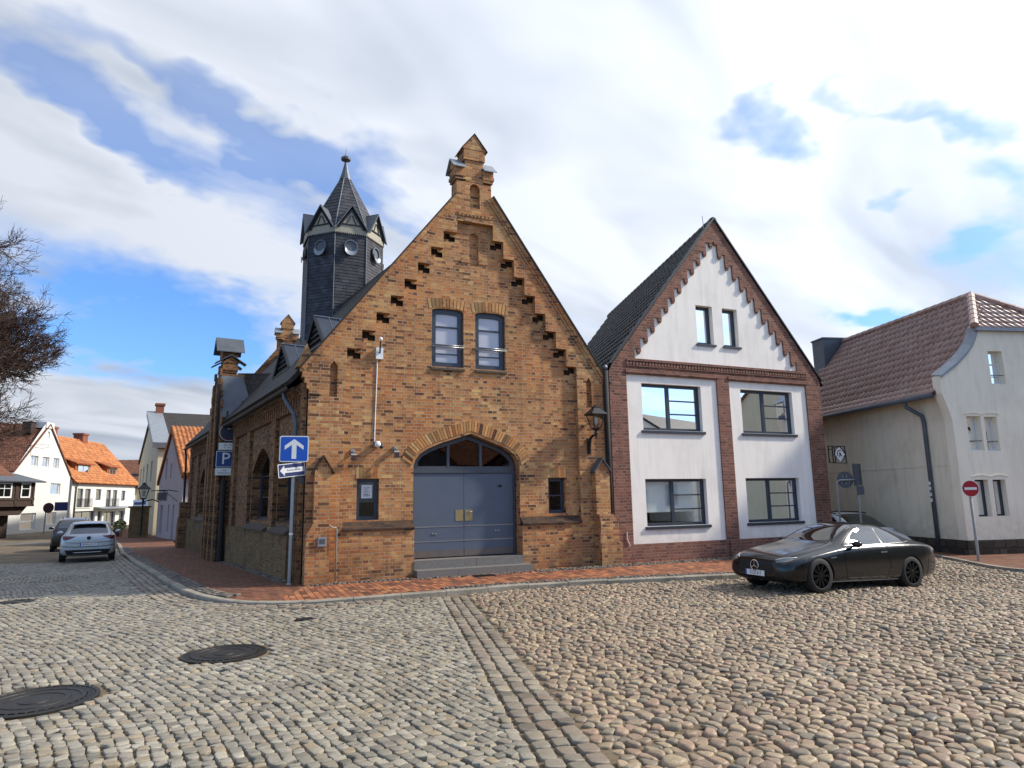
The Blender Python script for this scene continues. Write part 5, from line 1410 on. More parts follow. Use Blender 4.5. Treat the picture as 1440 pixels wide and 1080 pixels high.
# black coupe
CP_L = 4.84
Cx, Cy = .902, .431; rzc = math.atan2(Cy, Cx)
fw_ = Vector((5.74, 13.08)); lx, ly = Vector((Cx, Cy)), Vector((-Cy, Cx))
org = fw_-lx*.87*.925+ly*.83*.93
CO = thing('black_coupe', 'black two door coupe parked on the cobbles in front of the white house', 'car', (org.x, org.y, .025), rzc)
CO.rotation_euler = (0, R(2.0), rzc); CO.scale = (.925, .93, .93)
st = [(0.0, .60, .30, .50, .60, .40), (.05, .76, .24, .585, .685, .52), (.22, .865, .19, .665, .765, .60), (.55, .915, .175, .74, .845, .64), (1.0, .93, .17, .81, .92, .66), (1.42, .93, .17, .875, .985, .66), (1.62, .93, .17, .90, 1.07, .64), (1.95, .93, .17, .912, 1.245, .595), (2.25, .93, .17, .92, 1.365, .56), (2.5, .93, .17, .925, 1.41, .545), (2.8, .93, .17, .93, 1.425, .54), (3.15, .93, .17, .94, 1.395, .54), (3.55, .93, .17, .955, 1.29, .54), (3.95, .93, .18, .965, 1.14, .56), (4.25, .915, .19, .96, 1.035, .585), (4.5, .885, .22, .945, 1.0, .60), (4.72, .82, .26, .90, .965, .56), (4.81, .75, .31, .82, .90, .50), (4.84, .64, .36, .74, .82, .42)]
body, bv = car_body(st, car_black, CO, (.87, 3.74), .385)
for s in (-1, 1):
    win1 = [(1.90, .96), (2.10, 1.155), (2.3, 1.265), (2.55, 1.325), (2.93, 1.335), (2.90, .985), (2.4, .965)]
    win2 = [(2.945, .988), (2.975, 1.333), (3.25, 1.29), (3.55, 1.20), (3.86, 1.055), (3.82, 1.02), (3.4, 1.0)]
    for w in (win1, win2): fine_patch(bv, w, side(s), glass_car, 'side_window', body)
    fine_line(bv, [(1.68, .945), (2.4, .955), (3.0, .978), (3.6, .998), (3.9, 1.03)], side(s), .009, chrome if s < 0 else trim_b, 'window_trim', body)
    fine_line(bv, [(1.68, .95), (2.02, 1.145), (2.3, 1.285), (2.55, 1.348), (2.95, 1.356), (3.28, 1.31), (3.58, 1.22), (3.92, 1.05)], side(s), .008, trim_b, 'roof_trim', body)
    fine_line(bv, [(1.62, .88), (1.60, .55), (1.66, .30), (2.9, .29), (3.02, .5), (2.99, .965)], side(s), .005, trim_b, 'door_gap', body)
    fine_line(bv, [(1.25, .23), (3.36, .23)], side(s), .016, rim_s, 'sill_trim', body)
    fine_patch(bv, [(2.72, .79), (2.93, .80), (2.93, .83), (2.72, .82)], side(s), chrome, 'door_handle', body, .05, .014)
    fine_patch(bv, [(1.18, .70), (1.34, .715), (1.34, .735), (1.18, .72)], side(s), chrome, 'wing_badge', body, .05, .006)
    mirror_(body, 1.90, s*.88, .985, car_black, s)
    fine_patch(bv, [(s*.52, .60), (s*.74, .63), (s*.79, .68), (s*.74, .70), (s*.62, .685), (s*.53, .65)], front, lamp_w, 'headlight', body, .05, .006)
    fine_line(bv, [(s*.50, .66), (s*.62, .70), (s*.77, .72)], front, .008, sign_w, 'daylight_strip', body)
    fine_patch(bv, [(s*.45, .27), (s*.78, .30), (s*.78, .45), (s*.52, .42)], front, trim_b, 'air_intake', body, .06, .005)
    fine_patch(bv, [(s*.30, .80), (s*.62, .82), (s*.66, .88), (s*.32, .87)], rear(CP_L), lamp_r, 'tail_lamp', body, .05, .006)
    fine_patch(bv, [(4.50, .84), (4.70, .81), (4.70, .86), (4.53, .89)], side(s), lamp_r, 'tail_lamp', body, .05, .006)
    fine_line(bv, [(s*.70, .30), (s*.755, .7), (s*.745, 1.1), (s*.70, 1.5)], top, .005, trim_b, 'bonnet_gap', body)
    fine_line(bv, [(.42, .30), (.40, .55), (.52, .70)], side(s), .004, trim_b, 'bumper_gap', body)
    fine_line(bv, [(4.28, .30), (4.34, .62), (4.56, .80)], side(s), .004, trim_b, 'bumper_gap', body)
fine_patch(bv, [(-.60, 1.60), (-.3, 1.53), (0, 1.51), (.3, 1.53), (.60, 1.60), (.545, 2.0), (.515, 2.28), (.25, 2.33), (-.25, 2.33), (-.515, 2.28), (-.545, 2.0)], top, glass_car, 'windscreen', body, .08)
for s in (-1, 1): fine_line(bv, [(s*.64, 1.56), (s*.575, 2.0), (s*.535, 2.32)], top, .012, car_black, 'a_pillar', body)
fine_patch(bv, [(-.50, 3.30), (.50, 3.30), (.53, 3.7), (.50, 4.15), (-.50, 4.15), (-.53, 3.7)], top, glass_car, 'rear_screen', body, .08)
fine_patch(bv, [(-.46, 2.42), (.46, 2.42), (.46, 3.2), (-.46, 3.2)], top, glass_car, 'sunroof', body, .09)
gr = fine_patch(bv, [(-.44, .36), (.44, .36), (.47, .52), (.40, .63), (-.40, .63), (-.47, .52)], front, trim_b, 'grille', body, .05, .006)
for k in range(13):
    y = -.39+k*.065
    if abs(y) > .09: fine_line(bv, [(y, .39), (y, .61)], front, .006, lead, 'grille_bar', gr)
hit = bv.ray_cast(Vector((-3, 0, .52)), Vector((1, 0, 0)))[0]
mb = MB(); c = Vector((hit.x-.022, 0, .52))
mb.tube([c+Vector((0, .105*math.cos(a), .105*math.sin(a))) for a in np.linspace(0, 2*math.pi, 28, endpoint=False)], .010, 6, closed=True)
for a in (90, 210, 330): mb.tube([c, c+Vector((0, .10*math.cos(R(a)), .10*math.sin(R(a))))], [.014, .005], 4)
mb.build('emblem', chrome, gr)
def plate(par, c, rot, s, euro=True):
    mb = MB(); mb.box(-.26, .26, -.004, .004, -.055, .055); p = mb.build('number_plate', sign_w, par); p.location = c; p.rotation_euler = rot
    b = MB(); b.box(-.262, -.222, -.0055, -.004, -.055, .055); b.build('euro_band', sign_b, p)
    text('plate_lettering', s, .10, sign_k, p, (.02, -.006, -.002), (R(90), 0, 0), .0005, sx=.78)
    return p
plate(body, (hit.x-.02, 0, .375), (0, 0, R(-90)), 'G LO 617')
for x in (.87, 3.74):
    for s in (-1, 1): wheel(CO, x, s*.785, .36, .26)
mb = MB(); mb.box(.4, 4.4, -.7, .7, .20, .32); mb.build('underbody', trim_b, CO)

# silver hatchback seen from behind
SH_L = 4.05
Rr = Vector((-15.75, 25.2)); hd = Vector((-.5284, .8490))
def hatch(name, label, cat, rearpos, z, paint, st, L, wb, wr, sc=(1, 1, 1), rz=math.atan2(-.8490, .5284)):
    lx = Vector((math.cos(rz), math.sin(rz))); o = rearpos-lx*L*sc[0]
    t = thing(name, label, cat, (o.x, o.y, z), rz); t.scale = sc
    b, v = car_body(st, paint, t, wb, wr+.03); return t, b, v
sth = [(0, .58, .30, .52, .62, .4), (.06, .72, .24, .60, .70, .5), (.35, .83, .2, .72, .82, .6), (.85, .87, .18, .84, .95, .64), (1.08, .87, .18, .89, 1.02, .64), (1.45, .87, .18, .92, 1.24, .60), (1.78, .87, .18, .93, 1.40, .565), (2.1, .875, .18, .94, 1.45, .56), (2.8, .875, .18, .955, 1.46, .56), (3.35, .875, .19, .97, 1.43, .55), (3.62, .87, .2, .98, 1.37, .54), (3.80, .86, .22, .985, 1.17, .60), (3.92, .84, .25, .96, 1.05, .64), (4.01, .80, .29, .88, .98, .60), (4.05, .70, .35, .78, .88, .52)]
SV, sbody, sbv = hatch('silver_hatchback', 'silver hatchback parked along the kerb of the side street, seen from behind', 'car', Rr, -.225, car_silver, sth, SH_L, (.82, 3.36), .31, (1, 1.02, 1))
RE = rear(SH_L)
fine_patch(sbv, [(-.60, 1.03), (.60, 1.03), (.53, 1.34), (.3, 1.37), (-.3, 1.37), (-.53, 1.34)], RE, glass_car, 'rear_window', sbody, .07, .006)
sp = MB(); sp.prism([(3.50, 1.405), (3.76, 1.375), (3.76, 1.40), (3.5, 1.44)], -.54, .54); sp.build('spoiler', car_silver, sbody)
for s in (-1, 1):
    fine_patch(sbv, [(s*.40, .94), (s*.79, .96), (s*.79, .83), (s*.68, .81), (s*.55, .86)], RE, lamp_r, 'tail_lamp', sbody, .05, .008)
    fine_patch(sbv, [(1.35, .985), (1.85, 1.30), (2.2, 1.37), (2.95, 1.38), (3.0, 1.0)], side(s), glass_car, 'side_window', sbody, .1)
    fine_patch(sbv, [(3.03, 1.005), (2.98, 1.375), (3.3, 1.34), (3.52, 1.10)], side(s), glass_car, 'side_window', sbody, .1)
    mirror_(sbody, 1.35, s*.86, 1.0, car_silver, s)
fine_line(sbv, [(-.80, .60), (-.4, .56), (.4, .56), (.80, .60)], RE, .012, trim_b, 'bumper_crease', sbody)
fine_line(sbv, [(-.72, .735), (-.3, .70), (.3, .70), (.72, .735)], RE, .008, trim_b, 'tailgate_gap', sbody)
fine_patch(sbv, [(-.62, .30), (.62, .30), (.72, .46), (-.72, .46)], RE, trim_b, 'rear_diffuser', sbody, .06, .01)
fine_line(sbv, [(-.45, .36), (.45, .36)], RE, .012, chrome, 'diffuser_trim', sbody)
rx = sbv.ray_cast(Vector((9, 0, .62)), Vector((-1, 0, 0)))[0].x
plate(sbody, (rx+.012, 0, .64), (0, 0, R(90)), 'NWM LC 47')
rx2 = sbv.ray_cast(Vector((9, 0, .86)), Vector((-1, 0, 0)))[0].x
mb = MB(); mb.lathe([(.0005, .012), (.06, .012), (.07, -.01)], (rx2+.004, 0, .87), 18, 'x'); mb.build('badge', lead, sbody)
mb = MB(); mb.prism([(3.0, 1.44), (3.2, 1.435), (3.17, 1.52), (3.12, 1.50)], -.012, .012); mb.build('roof_fin', car_silver, sbody)
for x in (.82, 3.36):
    for s in (-1, 1): wheel(SV, x, s*.77, .31, .2, 5, rim_s)
# dark estate in front of it
DK, dbody, dbv = hatch('dark_suv', 'dark estate car parked ahead of the silver hatchback in the side street', 'car', Vector((-21.7, 33.4)), -.44, car_dark, [(x*1.08, w*1.03, zb+.05, zs*1.1, zt*1.13, wt*1.12) for x, w, zb, zs, zt, wt in sth], SH_L*1.08, (.9, 3.6), .33)
fine_patch(dbv, [(-.62, 1.17), (.62, 1.17), (.57, 1.50), (-.57, 1.50)], rear(SH_L*1.08), glass_car, 'rear_window', dbody, .09, .006)
for s in (-1, 1):
    fine_patch(dbv, [(s*.62, 1.02), (s*.76, 1.02), (s*.76, .90), (s*.66, .90)], rear(SH_L*1.08), lamp_r, 'tail_lamp', dbody, .06, .008)
    fine_patch(dbv, [(1.5, 1.12), (2.0, 1.46), (3.5, 1.5), (3.7, 1.15)], side(s), glass_car, 'side_window', dbody, .12); mirror_(dbody, 1.48, s*.9, 1.12, car_dark, s)
    fine_line(dbv, [(1.9, 1.60), (3.5, 1.60)], lambda x, z, s=s: ((x, s*.50, 3), (0, 0, -1)), .02, trim_b, 'roof_rail', dbody, off=.04)
for x in (.9, 3.6):
    for s in (-1, 1): wheel(DK, x, s*.79, .33, .2, 5, rim_s)
# white people carrier behind the coupe, coming out of the lane
stv = [(0, .58, .34, .62, .74, .4), (.06, .74, .28, .72, .84, .55), (.4, .86, .22, .86, .98, .62), (.9, .89, .2, .95, 1.08, .66), (1.15, .89, .2, .985, 1.19, .66), (1.55, .89, .2, 1.0, 1.45, .63), (1.85, .89, .2, 1.0, 1.57, .62), (2.3, .89, .2, 1.0, 1.61, .62), (3.3, .89, .2, 1.01, 1.60, .61), (3.9, .88, .22, 1.02, 1.56, .60), (4.2, .87, .25, 1.02, 1.35, .62), (4.38, .84, .3, .98, 1.15, .64), (4.45, .74, .36, .86, .98, .55)]
rv = math.atan2(.98, -.20); lxv = Vector((math.cos(rv), math.sin(rv)))
VN = thing('white_people_carrier', 'white people carrier with roof rails half hidden behind the black coupe', 'car', (11.2, 19.95, -.38), rv)
vb, vbv = car_body(stv, car_white, VN, (.85, 3.6), .33)
fine_patch(vbv, [(-.66, 1.12), (0, 1.05), (.66, 1.12), (.60, 1.6), (.57, 1.88), (0, 1.93), (-.57, 1.88), (-.60, 1.6)], top, glass_car, 'windscreen', vb, .09)
for s in (-1, 1):
    fine_patch(vbv, [(1.42, 1.06), (1.72, 1.36), (1.95, 1.48), (2.35, 1.50), (2.38, 1.06)], side(s), glass_car, 'side_window', vb, .1)
    fine_patch(vbv, [(2.45, 1.06), (2.42, 1.50), (3.2, 1.50), (3.25, 1.06)], side(s), glass_car, 'side_window', vb, .1)
    fine_line(vbv, [(1.9, 0), (3.9, 0)], lambda x, z, s=s: ((x, s*.54, 3), (0, 0, -1)), .02, trim_b, 'roof_rail', vb, off=.05)
    mirror_(vb, 1.45, s*.9, 1.06, car_white, s); fine_patch(vbv, [(s*.5, .76), (s*.8, .80), (s*.82, .9), (s*.55, .86)], front, lamp_w, 'headlight', vb, .06, .006)
for x in (.85, 3.6):
    for s in (-1, 1): wheel(VN, x, s*.8, .31, .2, 5, rim_s)

# ------------------------------------------------------------------ signs
def gz_(x, y): return float(gh(x, y))
def sign_frame(P, yaw):
    """plane facing the viewer: x to the right, y away; yaw turns it about the post"""
    return Matrix.Translation(P) @ Matrix.Rotation(yaw, 4, 'Z')
def rrect(w, h, r, n=4):
    p = []
    for cx, cz, a0 in ((w/2-r, -h/2+r, -90), (w/2-r, h/2-r, 0), (-w/2+r, h/2-r, 90), (-w/2+r, -h/2+r, 180)):
        for i in range(n+1): a = R(a0+90*i/n); p.append((cx+r*math.cos(a), cz+r*math.sin(a)))
    return p
def sh_poly(p, dx, dz): return [(x+dx, z+dz) for x, z in p]
def panel(par, name, outer, y, t, mat_edge, mat_face=None, inset=.012):
    mb = MB(); mb.prism(outer, y, y+t); o = mb.build(name, mat_edge, par)
    return o
def disc(r, n=40): return [(r*math.cos(2*math.pi*i/n), r*math.sin(2*math.pi*i/n)) for i in range(n)]
# one way post
OW = thing('one_way_sign_post', 'galvanised post with a blue straight ahead arrow sign above a tilted one way arrow', 'sign post', (-4.90, 14.93, .10), R(16))
mb = MB(); mb.lathe([(.038, 0), (.038, 2.98), (.0005, 2.99)], (0, 0, 0), 14); mb.lathe([(.06, 0), (.055, .02), (.04, .03)], (0, 0, 0), 14); mb.build('post', gal, OW, smooth=True)
mb = MB(); mb.lathe([(.046, 2.30), (.046, 2.42)], (0, 0, 0), 14); mb.lathe([(.044, 1.05), (.044, 1.10)], (0, 0, 0), 14, mat=1); mb.build('post_clamp', [gal, sign_w], OW, smooth=True)
p = panel(OW, 'arrow_sign', sh_poly(rrect(.62, .58, .05), .0, 2.93), -.075, .012, sign_w)
mb = MB(); mb.prism(sh_poly(rrect(.575, .535, .035), 0, 2.93), -.0775, -.0748); mb.build('blue_face', sign_b, p)
mb = MB(); mb.prism([(-.05, 2.71), (.05, 2.71), (.05, 3.02), (.20, 2.91), (.20, 3.0), (0, 3.15), (-.20, 3.0), (-.20, 2.91), (-.05, 3.02)], -.0800, -.0772); mb.build('white_arrow', sign_w, p)
mb = MB(); mb.lathe([(.30, -.005), (.30, .006)], (0, 0, 0), 4, 'y') if False else mb.prism(sh_poly(rrect(.60, .30, .02), -.04, 0), -.012, 0)
e = mb.build('one_way_sign', sign_w, OW); e.location = (0, -.045, 2.47); e.rotation_euler = (0, R(-7), R(20))
mb = MB(); mb.prism(sh_poly(rrect(.565, .265, .015), -.04, 0), -.0145, -.0118); mb.build('dark_blue_face', sign_db, e)
mb = MB(); mb.prism([(-.30, 0), (-.20, .115), (-.20, .052), (.22, .052), (.22, -.052), (-.20, -.052), (-.20, -.115)], -.017, -.0142); mb.build('white_arrow', sign_w, e)
text('arrow_lettering', 'Einbahnstraße', .062, sign_k, e, (.005, -.0175, 0), (R(90), 0, 0), .0006, sx=.86)
mb = MB(); mb.prism(disc(.20), -.006, .006); b = mb.build('round_sign_back', sign_bk, OW); b.location = (.26, .10, 2.34); b.rotation_euler = (0, 0, R(28))
mb = MB(); mb.tube([(.03, .03, 2.34), (.22, .10, 2.34)], .015, 6); mb.build('bracket', gal, OW)
# parking post
PK = thing('parking_sign_post', 'dark post carrying a no stopping disc above a blue parking sign', 'sign post', (-9.75, 22.6, .0), R(24))
mb = MB(); mb.lathe([(.085, -.15), (.085, 2.6), (.0005, 2.62)], (0, 0, 0), 14); mb.lathe([(.10, -.1), (.10, .45), (.085, .5)], (0, 0, 0), 14); mb.lathe([(.03, 2.6), (.03, 4.95), (.0005, 4.96)], (0, 0, 0), 10); mb.build('post', post_d, PK, smooth=True)
p = panel(PK, 'no_stopping_disc', sh_poly(disc(.30), .08, 4.22), -.05, .012, sign_w)
mb = MB(); mb.prism(sh_poly(disc(.285), .08, 4.22), -.053, -.0498); mb.build('red_ring', plain('dull red face', '#43141a', .5), p)
mb = MB(); mb.prism(sh_poly(disc(.225), .08, 4.22), -.056, -.0528); mb.build('blue_centre', plain('dull blue face', '#1c1d38', .5), p)
text('disc_lettering', 'Bus', .085, sign_w, p, (.08, -.057, 4.34), (R(90), 0, 0), .0006)
p = panel(PK, 'time_plate', sh_poly(rrect(.56, .24, .015), .06, 3.74), -.05, .012, sign_w)
text('plate_lettering', 'Mo, Mi\n7 - 8 h', .085, sign_k, p, (.06, -.0515, 3.74), (R(90), 0, 0), .0006)
p = panel(PK, 'parking_sign', sh_poly(rrect(.60, .54, .02), .02, 3.31), -.05, .012, sign_w)
mb = MB(); mb.prism(sh_poly(rrect(.565, .505, .015), .02, 3.31), -.053, -.0498); mb.build('blue_face', plain('parking blue', '#123a78', .5), p)
text('parking_letter', 'P', .56, sign_w, p, (.02, -.054, 3.31), (R(90), 0, 0), .0006)
p = panel(PK, 'ticket_plate', sh_poly(rrect(.58, .24, .015), 0, 2.89), -.05, .012, sign_w)
text('plate_lettering', 'mit\nParkschein', .088, sign_k, p, (0, -.0515, 2.89), (R(90), 0, 0), .0006)
# no entry sign by the cream house
NE = thing('no_entry_sign', 'red no entry sign with a white bar on a grey post by the cream house', 'road sign', (12.05, 17.85, .06), R(-4))
mb = MB(); mb.lathe([(.033, 0), (.033, 2.05), (.0005, 2.06)], (0, 0, 0), 12); mb.build('post', gal, NE, smooth=True)
p = panel(NE, 'disc', sh_poly(disc(.215), 0, 1.86), -.05, .012, sign_w); mb = MB(); mb.prism(sh_poly(disc(.205), 0, 1.86), -.053, -.0498); mb.build('red_face', sign_r, p)
mb = MB(); mb.prism(sh_poly(rrect(.31, .066, .005), 0, 1.86), -.0555, -.0527); mb.build('white_bar', sign_w, p)
# two sign posts between the houses, seen from behind
RS = thing('bent_sign_post', 'bent tube post holding a round sign seen from behind', 'sign post', (9.85, 20.55, .05), 0)
mb = MB(); mb.tube([(0, 0, 0), (0, 0, 2.02), (.02, 0, 2.14), (.10, 0, 2.19), (.56, 0, 2.20)], .03, 8); mb.build('post', gal, RS, smooth=True)
mb = MB(); mb.prism(sh_poly(disc(.25), .30, 2.20), .05, .062); b = mb.build('round_sign_back', sign_bk, RS)
mb = MB()
for dx, dz in ((-.07, .1), (.05, .1), (-.12, -.08), (.02, -.1), (.12, -.07)): mb.box(.30+dx-.012, .30+dx+.012, .045, .05, 2.20+dz-.03, 2.20+dz+.03)
mb.build('fixing_clip', gal, b)
BS = thing('edge_on_sign_post', 'straight grey post with tall rectangular signs seen edge on', 'sign post', (10.5, 20.6, .05), R(-12))
mb = MB(); mb.tube([(0, 0, 0), (0, 0, 2.66)], .033, 8); mb.build('post', gal, BS, smooth=True)
mb = MB(); mb.box(-.10, .13, -.06, -.04, 2.02, 2.68); mb.box(-.085, -.07, -.09, -.06, 2.02, 2.68); mb.box(.10, .115, -.09, -.06, 2.02, 2.68); mb.build('tall_sign_back', sign_bk, BS)
mb = MB(); mb.box(-.04, .16, -.06, -.04, 1.74, 2.0); mb.build('small_sign_back', sign_bk, BS)
# lantern on the firehouse wall
def lantern(par, M, k=1.0):
    """base at the glass foot, four sided"""
    f = MB(M); b0, b1, zt_ = .085*k, .17*k, .34*k
    for sx in (-1, 1):
        for sy in (-1, 1): f.tube([(sx*b0, sy*b0, 0), (sx*b1, sy*b1, zt_)], .012*k, 4)
    for z, b in ((0, b0), (zt_, b1)): f.tube([(-b, -b, z), (b, -b, z), (b, b, z), (-b, b, z)], .014*k, 4, closed=True)
    f.lathe([(.02*k, -.16*k), (.05*k, -.12*k), (.03*k, -.05*k), (.10*k, -.02*k), (.11*k, 0)], (0, 0, 0), 10)
    o = f.build('lantern_frame', lead, par)
    g = MB(M)
    for a, b in (((-1, -1), (1, -1)), ((1, -1), (1, 1)), ((1, 1), (-1, 1)), ((-1, 1), (-1, -1))): g.quad((a[0]*b0, a[1]*b0, 0), (b[0]*b0, b[1]*b0, 0), (b[0]*b1, b[1]*b1, zt_), (a[0]*b1, a[1]*b1, zt_))
    g.build('lantern_glass', glass_lo, o)
    r = MB(M); e = .225*k; q = .06*k; z0, z1 = zt_+.0, zt_+.17*k
    r.add([(-e, -e, z0), (e, -e, z0), (e, e, z0), (-e, e, z0), (-q, -q, z1), (q, -q, z1), (q, q, z1), (-q, q, z1)], [(0, 1, 5, 4), (1, 2, 6, 5), (2, 3, 7, 6), (3, 0, 4, 7), (0, 3, 2, 1)])
    r.box(-.07*k, .07*k, -.07*k, .07*k, z1, z1+.03*k); r.lathe([(.03*k, z1+.03*k), (.04*k, z1+.05*k), (.0005, z1+.08*k)], (0, 0, 0), 8); r.build('lantern_roof', lead, o)
    l = MB(M); l.lathe([(.0005, .08*k), (.045*k, .09*k), (.05*k, .2*k), (.07*k, .24*k), (.0005, .29*k)], (0, 0, 0), 10); l.build('lamp_bulb', sign_w, o, smooth=True)
    return o
FM = Matrix.Translation((-2.355, 16.003, 0)) @ Matrix.Rotation(RZ_F, 4, 'Z')
LN = thing('wall_lantern', 'black four sided lantern on a curved bracket at the right end of the firehouse front', 'lantern', tuple(FM @ Vector((4.80, 0, 0))), RZ_F)
mb = MB(); mb.tube([(.0, -.03, 3.02), (.0, -.05, 3.25), (.0, -.10, 3.40), (.02, -.20, 3.48), (.05, -.33, 3.48)], [.02, .045, .04, .032, .03], 8); mb.box(-.05, .05, -.03, 0, 3.0, 3.42); mb.tube([(.05, -.33, 3.38), (.05, -.33, 3.56)], .022, 8); mb.build('bracket', black_m, LN)
lantern(LN, Matrix.Translation((.05, -.33, 3.66)), 1.08)
# small fittings on the firehouse front
def fit(name, label, cat, u, z): return thing(name, label, cat, tuple(FM @ Vector((u, 0, z))), RZ_F)
def floodlight(u, z, label):
    t = fit('floodlight', label, 'floodlight', u, z)
    M = Matrix.Rotation(R(35), 4, 'X'); mb = MB(M); mb.box(-.06, .06, -.16, -.10, -.09, .06); h = mb.build('lamp_head', gal, t)
    m2 = MB(M); m2.box(-.05, .05, -.164, -.16, -.08, .05); m2.build('lens', lamp_w, h); m3 = MB(); m3.tube([(0, .0, .05), (0, -.10, .02)], .02, 6); m3.box(-.04, .04, -.01, .13, .0, .10); m3.build('arm', gal, t)
floodlight(-1.47, 2.94, 'small grey floodlight above the small left window with the paper notice')
floodlight(-.47, 3.02, 'small grey floodlight close to the left end of the gate arch')
t = fit('dome_camera', 'white dome security camera at the foot of the long wall cable', 'camera', -.90, 3.16)
mb = MB(); mb.ball((0, -.02, 0), .075, 12); mb.box(-.05, .05, .0, .12, -.05, .08); mb.build('dome', sign_w, t, smooth=True)
mb = MB(); mb.ball((.08, -.03, -.05), .05, 10); mb.build('camera_eye', lead, t, smooth=True)
t = fit('wireless_antenna', 'white box with a ball topped stub on the upper left gable', 'antenna', -.88, 5.36)
mb = MB(); mb.box(-.085, .085, .03, .12, -.14, .14); mb.build('box', sign_w, t); mb = MB(); mb.tube([(.0, .02, .0), (0, -.02, .16), (0, -.04, .28)], .018, 6); mb.build('arm', lead, t)
mb = MB(); mb.ball((0, -.05, .33), .05, 10); mb.build('ball', sign_w, t, smooth=True)
mb = MB(); mb.tube([FM @ Vector((u, .105, z)) for u, z in ((-.92, 5.22), (-.93, 4.6), (-.945, 3.9), (-.955, 3.25))], .012, 5)
for k in range(12): mb.box(0, .0001, 0, .0001, 0, .0001) if False else None
tag(mb.build('wall_cable', sign_w), 'thin pale cable running down the firehouse gable between antenna and dome camera', 'cable')
t = fit('meter_box', 'small grey meter box on the left corner buttress', 'box', -2.15, 1.0)
mb = MB(); mb.box(-.09, .09, -.37, -.31, -.10, .10); mb.build('case', zinc_l, t); mb = MB(); mb.box(-.06, .06, -.374, -.37, -.04, .06); mb.build('meter_window', sign_bk, t)
mb = MB(); mb.tube([FM @ Vector(p) for p in ((-1.99, -.06, 2.5), (-1.96, -.06, 1.35), (-1.95, -.36, 1.30), (-1.82, -.10, 1.28), (-1.80, -.06, 1.2), (-1.80, -.05, .12))], .018, 6)
tag(mb.build('supply_pipe', gal, smooth=True), 'thin galvanised pipe bending beside the left corner buttress', 'pipe')
t = fit('paper_notice', 'white paper notice inside the small left window', 'notice', -1.08, 2.08)
mb = MB(); mb.box(-.125, .125, .262, .268, -.16, .15); pp = mb.build('sheet', card, t)
mb = MB()
for k in range(6): mb.box(-.08, .08-.03*(k % 3), .2605, .262, .08-.03*k, .09-.03*k)
for k in range(4): mb.box(-.07+.04*k, -.05+.04*k, .2605, .262, -.12, -.07)
mb.build('print', sign_bk, pp)
# covers in the paving
def cover(x, y, r, label, rad=True):
    t = thing('manhole_cover', label, 'manhole cover', (x, y, gz_(x, y)), random.uniform(0, 3))
    mb = MB(); mb.lathe([(r, -.04), (r, .012), (r*.93, .016), (r*.92, .006), (r*.80, .006)], (0, 0, 0), 40)
    if r > .25:
        for ring_, nn in ((.88, 40), (.82, 36)):
            for k in range(nn):
                a = 2*math.pi*k/nn; c_, s_ = math.cos(a), math.sin(a); w = r*.022
                mb.add([(r*(ring_-.025)*c_-w*s_, r*(ring_-.025)*s_+w*c_, .016), (r*(ring_+.02)*c_-w*s_, r*(ring_+.02)*s_+w*c_, .016), (r*(ring_+.02)*c_+w*s_, r*(ring_+.02)*s_-w*c_, .016), (r*(ring_-.025)*c_+w*s_, r*(ring_-.025)*s_-w*c_, .016)], [(0, 1, 2, 3)])
    mb.build('frame', iron, t, smooth=False)
    m2 = MB(); m2.lathe([(r*.78, -.01), (r*.78, .014), (r*.70, .016), (r*.69, .008), (r*.55, .008), (r*.54, .015), (r*.46, .015), (r*.45, .008), (r*.26, .008), (r*.25, .016), (.0005, .016)], (0, 0, 0), 36); m2.build('lid', iron, t)
    return t
cover(*MANHOLES[0], 'round iron manhole cover in the setts between the corner and the viewer')
cover(*MANHOLES[1], 'large ribbed iron manhole cover with raised ring at the lower edge of the square')
cover(*MANHOLES[2], 'tiny round iron valve cap in the setts near the kerb corner')
cover(*MANHOLES[3], 'small dark iron cover in the side street setts on the far left')
t = thing('drain_grate', 'small square iron drain grate in the clinker pavement before the gate steps', 'drain', (-.72, 15.95, gz_(-.7, 15.9)+.112), RZ_F)
mb = MB(); mb.box(-.24, .24, -.15, .15, -.02, .006); mb.build('frame', iron, t); mb = MB()
for k in range(9): mb.box(-.2+k*.05-.012, -.2+k*.05+.012, -.12, .12, .006, .014)
mb.build('grate_bar', iron, t)

